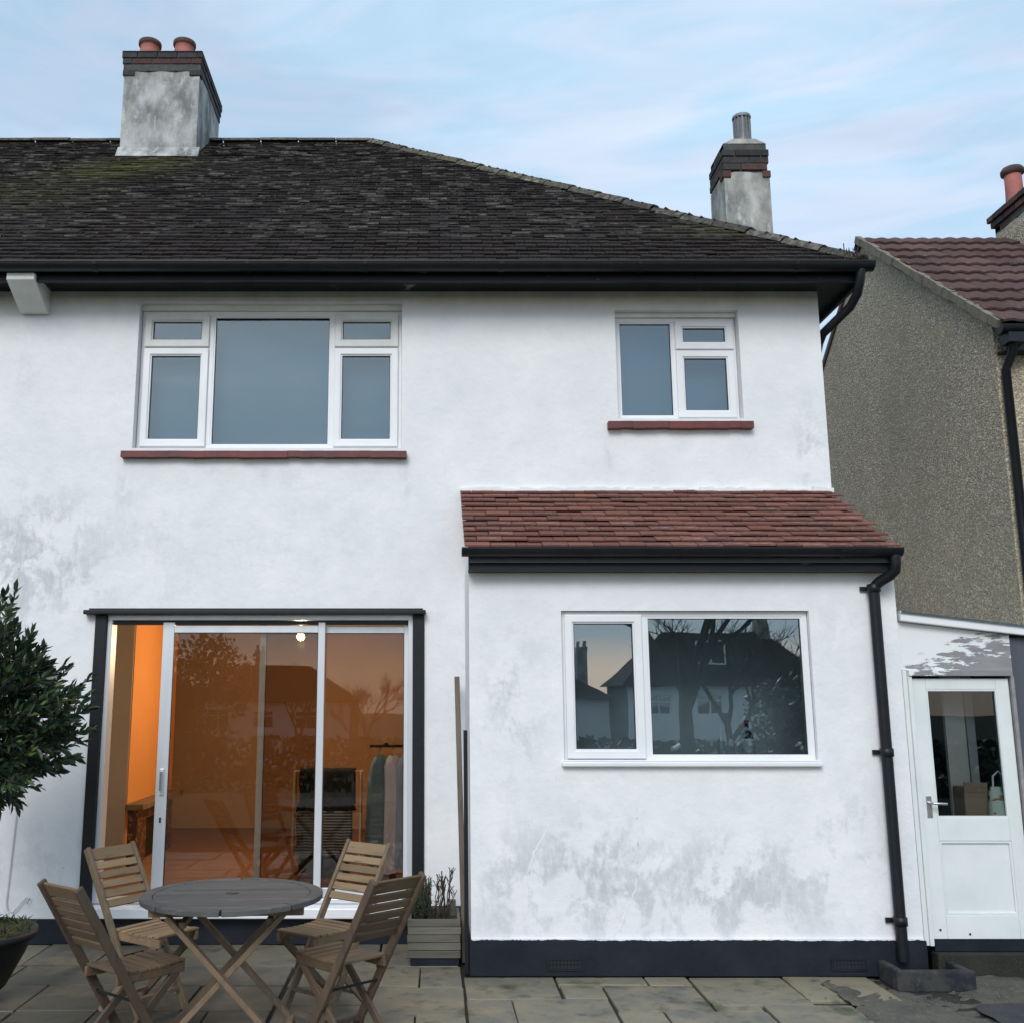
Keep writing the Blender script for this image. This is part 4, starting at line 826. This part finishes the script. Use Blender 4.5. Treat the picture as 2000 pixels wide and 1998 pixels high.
def chair(T='teak', TL='teak_leg'):
    t = thing('folding_chair', 'x', 'chair'); TZ, SZ = .83, .415; sl = .62; wd = .155
    rail = lambda z: -.165 - sl*(z-SZ)
    for s in (-1, 1):
        MB().bar((s*wd, rail(TZ), TZ), (s*wd, rail(0), 0), .022, .042, (0,1,.3)).build('back_leg', M[TL], t, local=True, bev=.004)
        MB().bar((s*(wd-.03), .15, SZ-.03), (s*(wd-.03), -.27, .0), .020, .038, (0,1,0)).build('front_leg', M[TL], t, local=True, bev=.004)
        MB().bar((s*(wd-.028), -.185, SZ-.015), (s*(wd-.028), .185, SZ-.02), .02, .045).build('seat_rail', M[T], t, local=True, bev=.004)
    d = Vector((0, -sl, 1)).normalized(); nrm = Vector((0, 1, sl)).normalized()
    zz = TZ - .008
    for i, h in enumerate((.058,.035,.035,.035,.035,.035)):
        c = zz - h/2; p = Vector((0, rail(c), c)) + nrm*.004; MB().obox(p, Vector((1,0,0)), d, nrm, wd-.012, h/2*1.19, .0065).build('back_slat', M[T], t, local=True, bev=.003); zz -= h + .0115
    for i in range(7):
        y = -.175 + i*.0525; z = SZ + .012 - .008*math.sin(math.pi*i/6); MB().box(-wd+.014, wd-.014, y, y+.042, z-.006, z+.007).build('seat_slat', M[T], t, local=True, bev=.003)
    MB().bar((-wd+.03, -.185, .08), (wd-.03, -.185, .08), .03, .018).build('stretcher', M[TL], t, local=True); MB().bar((-wd, rail(.1), .1), (wd, rail(.1), .1), .03, .018).build('stretcher', M[TL], t, local=True)
    MB().bar((-wd, rail(.3)-.01, .30), (wd, rail(.3)-.01, .30), .010, .010).build('pivot_bar', M['black_paint'], t, local=True)
    return t
c0 = chair(); c1 = chair('teak_d', 'teak_leg_d')
for c, x, y, fx, fy, lab in ((c0,-1.50,-1.56,.83,-.56,'light slatted folding chair at the left of the patio door, behind the table'), (copy_tree(c0),-.62,-1.53,-.60,-.80,'light slatted folding chair behind the right edge of the table, back to the glass'),
                             (c1,-.45,-2.09,-.69,.72,'dark brown folding chair in front on the right, next to the wooden planter'), (copy_tree(c1),-1.41,-2.26,.64,.77,'dark folding chair at the front left, next to the plant tub')):
    c.location = (x, y, 0); c.rotation_euler = (0,0,math.atan2(fy, fx) - math.pi/2); c['label'] = lab; c['group'] = 'folding chairs round the garden table'

# ------------------------------------------------------------------ planter, plant, poles, tub, bush
pb = thing('wooden_planter', 'square silvered wooden planter box of stacked boards beside the leaning pole', 'planter', (.02, -.42, 0))
for k in range(5):
    z = .05 + k*.047; o = rnd.uniform(-.006,.006); MB().box(-.158+o, .178+o, -.60+rnd.uniform(-.004,.004), -.578, z, z+.044).build('board', M['planter'], pb, bev=.003)
    MB().box(-.156, -.134, -.577, -.24, z, z+.044).build('board', M['planter'], pb, bev=.003); MB().box(.156, .177, -.577, -.24, z, z+.044).build('board', M['planter'], pb, bev=.003)
    MB().box(-.158, .178, -.239, -.217, z, z+.044).build('board', M['planter'], pb, bev=.003)
MB().box(-.14, .165, -.585, -.235, .0, .05).build('base', M['plinth'], pb); MB().box(-.133, .154, -.576, -.24, .2, .245).build('soil', M['soil'], pb)
MB().box(.115, .154, -.30, -.245, .05, .34).build('corner_post', M['planter'], pb, bev=.003)
def leafy(mb, p, d, l, wd, curl=.15):
    d = Vector(d).normalized(); s = d.cross(Vector((rnd.uniform(-1,1), rnd.uniform(-1,1), rnd.uniform(-.3,1)))); s.normalize(); n = s.cross(d); p = Vector(p)
    mb.add([p, p+d*l*.3+s*wd*.42+n*l*.04, p+d*l*.62+s*wd*.46+n*l*.02, p+d*l-n*l*curl, p+d*l*.62-s*wd*.46+n*l*.02, p+d*l*.3-s*wd*.42+n*l*.04, p+d*l*.45-n*l*.05], [(0,1,6,5),(1,2,6),(2,3,6),(3,4,6),(4,5,6)])
rs = thing('rosemary_plant', 'straggly rosemary plant with bare woody stems in the wooden planter', 'plant', (0, -.42, .245)); stem = MB(); lv = MB()
for i in range(46):
    x = rnd.uniform(-.13,.0); y = rnd.uniform(-.54,-.3); h = rnd.uniform(.10,.26); q = Vector((x+rnd.uniform(-.09,.05), y+rnd.uniform(-.06,.06), .245+h)); p = Vector((x, y, .24)); stem.tube([p, (p+q)/2+Vector((rnd.uniform(-.01,.01),0,0)), q], .003, 4)
    for k in range(26):
        f = rnd.uniform(.15,1); leafy(lv, p.lerp(q, f), (rnd.uniform(-1,1), rnd.uniform(-1,1), rnd.uniform(.3,1.4)), rnd.uniform(.02,.038), .005)
for i in range(16):
    x = rnd.uniform(-.02,.13); y = rnd.uniform(-.5,-.32); h = rnd.uniform(.16,.33); a = Vector((x,y,.24)); b = a + Vector((rnd.uniform(-.02,.05), 0, h*.5)); c = b + Vector((rnd.uniform(-.03,.06), rnd.uniform(-.03,.03), h*.5)); stem.tube([a,b,c], .0045, 5, True, .002)
    for k in range(3): f = b.lerp(c, rnd.uniform(.2,.9)); stem.tube([f, f+Vector((rnd.uniform(-.03,.03),0,rnd.uniform(.03,.07)))], .0025, 4)
stem.build('stem', M['bark'], rs); lv.build('foliage', M['needle'], rs)
m = MB(); pts = [Vector((.206,-.50,.0)), Vector((.19,-.3,.9)), Vector((.172,-.12,1.81))]
tag(MB().bar(pts[0], pts[2], .036, .03, (0,1,0)).build('wooden_pole', M['pole'], None, bev=.004), 'tall rough wooden pole leaning in the corner beside the extension', 'pole')
tag(MB().box(.196, .221, -.80, -.76, 0, 1.46).build('return_shade_strip', M['black_paint'], None, bev=.003), 'narrow black strip added for shade on the return wall, just right of the wooden pole', 'batten')  # made-up strip, its black stands for shade on the extension return wall
tb = thing('plant_tub', 'black plastic plant tub of mossy soil at the left edge', 'plant tub', (-2.63, -1.35, 0))
MB().lathe([(.16,0),(.24,.08),(.33,.25),(.362,.33),(.39,.335),(.39,.37),(.365,.37),(.345,.31),(.30,.2)], (-2.63,-1.35,0), 40).build('tub', M['black_plastic'], tb); MB().lathe([(.36,.345),(.2,.375),(0,.385)], (-2.63,-1.35,0), 24).build('soil', M['soil'], tb)
wl = MB()
for _ in range(700): a = rnd.uniform(0,6.28); r = .35*math.sqrt(rnd.random()); leafy(wl, (-2.63+r*math.cos(a), -1.35+r*math.sin(a), .37), (rnd.uniform(-1,1), rnd.uniform(-1,1), rnd.uniform(.2,1.2)), rnd.uniform(.02,.075), .008)
wl.build('moss', leaf_mat('tub_moss', (.04,.05,.015), (.075,.08,.025), (.10,.085,.03), .8), tb, kind='stuff')
bush = thing('bay_bush', 'dense dark-green bay bush cut off by the left edge', 'bush', (-2.66, -1.4, .38)); tr = MB(); B0 = Vector((-2.66,-1.4,.38)); BC = Vector((-.05,0,0)) + Vector((-2.66,-1.42,1.52))
tr.tube([B0, (-2.67,-1.4,.8), (-2.66,-1.41,1.2), (-2.68,-1.42,1.7)], .026, 9, True, .012)
one = MB(); one_v = []
for _ in range(3):
    q = MB(); st = rnd.getstate(); leafy(q, (0,0,0), (0,1,0), 1, .36); one_v.append(q.mesh('leaf', M['leaf']))
leaves = []; brn = MB()
for i in range(900):
    th = rnd.uniform(0, 2*math.pi); cz = rnd.uniform(-1, 1); sr = math.sqrt(1-cz*cz); dr3 = Vector((sr*math.cos(th), sr*math.sin(th), cz)); rr = rnd.uniform(.3,1.0)**.75
    bump_ = 1 + .16*math.sin(3*th+1)*math.cos(4*cz) + rnd.uniform(-.08,.12); tp = max(0, dr3.z); P0 = BC + Vector((dr3.x*.565*(1-.25*tp), dr3.y*.56*(1-.25*tp), dr3.z*(.66 if dr3.z > 0 else .46)))*rr*bump_; gd = (dr3 + Vector((0,0,.55)) + Vector((rnd.uniform(-.4,.4), rnd.uniform(-.4,.4), rnd.uniform(-.3,.3)))).normalized(); ln = rnd.uniform(.07,.14)
    if rr > .9: ln *= 1.25
    Q = P0 + gd*ln; brn.tube([P0 - gd*.05, Q], .0025, 4)
    if i % 4 == 0: brn.tube([BC + Vector((0,0,-.4+.5*rnd.random())), (BC+P0)/2, P0], .006, 5, True, .003)
    nl = rnd.randint(7, 11)
    for k in range(nl):
        f = k/(nl-1); az = k*2.4 + rnd.uniform(-.4,.4); s1 = gd.cross(Vector((.3,.2,.9))).normalized(); s2 = s1.cross(gd); out = (s1*math.cos(az) + s2*math.sin(az))*(1.0-.65*f) + gd*(.55+.8*f)
        leaves.append((P0.lerp(Q, f), out.normalized(), rnd.uniform(.055,.092)))
tr.build('trunk', M['bark'], bush); brn.build('branch', M['bark'], bush)
cp = cam.location
leaves.sort(key=lambda l: ((l[0]-cp).length - (1.6 if l[0].x > -2.45 else 0)))
fm = MB()
for i, (p, d, l) in enumerate(leaves):
    if i < 300:
        s = d.cross(Vector((rnd.uniform(-1,1), rnd.uniform(-1,1), rnd.uniform(-.3,1)))).normalized(); n = s.cross(d); o = link('leaf', rnd.choice(one_v), bush); o.matrix_basis = slope_matrix(p, s, d, n) @ Matrix.Diagonal((l, l, l, 1))
    else: leafy(fm, p, d, l, l*.36)
o = fm.build('foliage', M['leaf'], bush); o['kind'] = 'stuff'
cb = MB().tube([(-2.915,-.012,.95),(-2.93,-.012,.6),(-2.945,-.012,.28),(-2.93,-.014,.22),(-2.89,-.02,.21),(-2.85,-.02,.26),(-2.81,-.02,.31),(-2.78,-.02,.30),(-2.80,-.02,.26)], .005, 6)
tag(cb.build('wall_cable', M['upvc_old']), 'thin pale cable looping down the white wall below the bush', 'cable')

# ------------------------------------------------------------------ gardens behind the photographer, seen mirrored in the panes
def far_house(x0, x1, y, zg, ze_, zr, label, chx, dormer):
    h = thing('reflected_house', label, 'house', ((x0+x1)/2, y, zg), 0, 'houses across the gardens'); wins = [(x0+1.2+i*2.9, x0+2.7+i*2.9) for i in range(int((x1-x0-1)/2.9))]
    holes = [(a, b, ze_-1.7, ze_-.5) for a, b in wins] + [(a, b, zg+.5, zg+2.1) for a, b in wins]; holes = [q for q in holes if q[1] < x1-.3]
    MB().wall(x0, x1, zg, ze_, y-.3, y, holes).build('wall', M['render'], h); MB().box(x0, x1, y-7, y-.4, zg, ze_).build('inner_block', M['dark_room'], h)
    for a, b, c, d in holes: f = MB().ring(a, b, c, d, y-.15, y-.08, .08).box((a+b)/2-.04, (a+b)/2+.04, y-.15, y-.08, c+.08, d-.08).box(a+.08, b-.08, y-.15, y-.08, d-.42, d-.36).build('window', M['upvc'], h); MB().box(a, b, y-.2, y-.19, c, d).build('pane', M['glass_k'], f)
    yr = y - 3.6; k = (zr-ze_)/(3.6+.4)*1.0
    r = MB().add([(x0-.4,y+.4,ze_),(x1+.4,y+.4,ze_),(x1-3,yr,zr),(x0+3,yr,zr),(x1+.4,y-7.6,ze_),(x0-.4,y-7.6,ze_)], [(0,1,2,3),(1,4,2),(4,5,3,2),(5,0,3),(0,5,4,1)]).build('roof', M['tile_dark'], h)
    MB().box(chx-.32, chx+.32, yr-.5, yr+.5, ze_-.2, zr+1.1).lathe([(.11,1.1),(.10,1.5)], (chx-.2, yr, zr), 10).lathe([(.11,1.1),(.10,1.5)], (chx+.2, yr, zr), 10).build('chimney', M['stack_n'], r)
    if dormer:
        d = MB().box(dormer, dormer+2.2, yr+.4, y-1.0, ze_+.9, zr-.3).build('dormer', M['tile_dark'], h); MB().ring(dormer+.2, dormer+2.0, ze_+1.2, zr-.6, y-1.0, y-.95, .1).box(dormer+1.05, dormer+1.15, y-1.0, y-.95, ze_+1.3, zr-.7).build('dormer_window', M['upvc'], d)
far_house(11.3, 23.5, -54, -2.7, 2.5, 5.7, 'distant white house with dark roof mirrored in the kitchen window', 20.5, 15.5)
far_house(-1.5, 10.9, -58, -2.7, 1.7, 4.0, 'distant low-roofed white house mirrored at the left of the kitchen window', 9.9, None)
far_house(-16, -5.5, -60, -2.7, 1.5, 4.0, 'distant house whose roofline is mirrored in the sliding patio door', -12, None)
def bare_tree(x, y, zg, h, r, label, seed, levels=5, nb=3, spread=.55):
    t = thing('bare_tree', label, 'tree', (x, y, zg), 0, 'bare trees in the gardens'); rg = random.Random(seed); tk = MB(); br = MB()
    def grow(p, d, l, rad, lev):
        q = p + d*l; mid = (p+q)/2 + Vector((rg.uniform(-1,1), rg.uniform(-1,1), 0))*l*.06; (tk if lev == levels else br).tube([p, mid, q], rad, 7 if lev > 2 else 4, False, rad*.68)
        if lev == 0: return
        for k in range(nb + (lev < 3)): 
            nd = (d + Vector((rg.uniform(-1,1), rg.uniform(-1,1), rg.uniform(-.35,.75)))*spread*1.5).normalized(); grow(p.lerp(q, rg.uniform(.6,1)), nd, l*rg.uniform(.6,.82), rad*.58, lev-1)
    grow(Vector((x,y,zg)), Vector((rg.uniform(-.05,.05), 0, 1)), h*.33, r, levels); tk.build('trunk', M['bark'], t); br.build('branch', M['bark'], t)
bare_tree(6.3, -19.5, -.8, 10.5, .19, 'large bare tree mirrored in the kitchen window', 3, 6, 3, .6)
bare_tree(10.5, -31, -1.8, 9, .16, 'slimmer bare tree mirrored beside the roof in the kitchen window', 5, 5, 3, .6)
bare_tree(-4.6, -28, -1.5, 5.2, .08, 'twiggy bare tree mirrored in the middle of the patio door', 8, 6, 3, .45)
bare_tree(-2.3, -29, -1.6, 5.0, .08, 'twiggy bare tree mirrored in the right panel of the patio door', 11, 6, 3, .45)
def evergreen(x, y, zg, h, r, label, seed):
    t = thing('evergreen_tree', label, 'tree', (x, y, zg), 0, 'evergreens in the gardens'); rg = random.Random(seed); MB().tube([(x,y,zg),(x,y,zg+h*.8)], .12, 8, True, .04).build('trunk', M['bark'], t); m = MB(); cl = [(Vector((rg.gauss(0,.45)*r, rg.gauss(0,.45)*r, h*rg.uniform(.18,.95))), rg.uniform(.3,.6)*r) for _ in range(22)]
    for _ in range(4200):
        c, cr_ = rg.choice(cl); v = Vector((rg.gauss(0,1), rg.gauss(0,1), rg.gauss(0,1))).normalized()*cr_*rg.uniform(.5,1.05); p = Vector((x,y,zg)) + c + v; s = Vector((rg.uniform(-1,1), rg.uniform(-1,1), rg.uniform(-1,1))).normalized(); u = s.cross(v).normalized(); l = rg.uniform(.08,.16); m.add([p-s*l, p+u*l*.5, p+s*l, p-u*l*.5], [(0,1,2,3)])
    m.build('crown', M['leaf'], t)
evergreen(-9.2, -31, -1.7, 5.6, 1.9, 'dark evergreen tree mirrored at the left of the sliding patio panel', 4)
evergreen(13.5, -33, -1.9, 4.2, 1.6, 'dark evergreen mirrored low in the right of the kitchen window', 6)
hd = MB(); rg = random.Random(2)
for _ in range(9000):
    p = Vector((rg.uniform(-22,26), -24 + rg.gauss(0,.5), -1.2 + rg.uniform(0,1.7))); s = Vector((rg.uniform(-1,1), rg.uniform(-1,1), rg.uniform(-1,1))).normalized(); u = s.orthogonal().normalized(); l = rg.uniform(.1,.2); hd.add([p-s*l, p+u*l*.6, p+s*l, p-u*l*.6], [(0,1,2,3)])
o = hd.build('hedge', M['leaf']); o['kind'] = 'stuff'; tag(o, 'dark garden hedge mirrored low in the window panes', 'hedge')
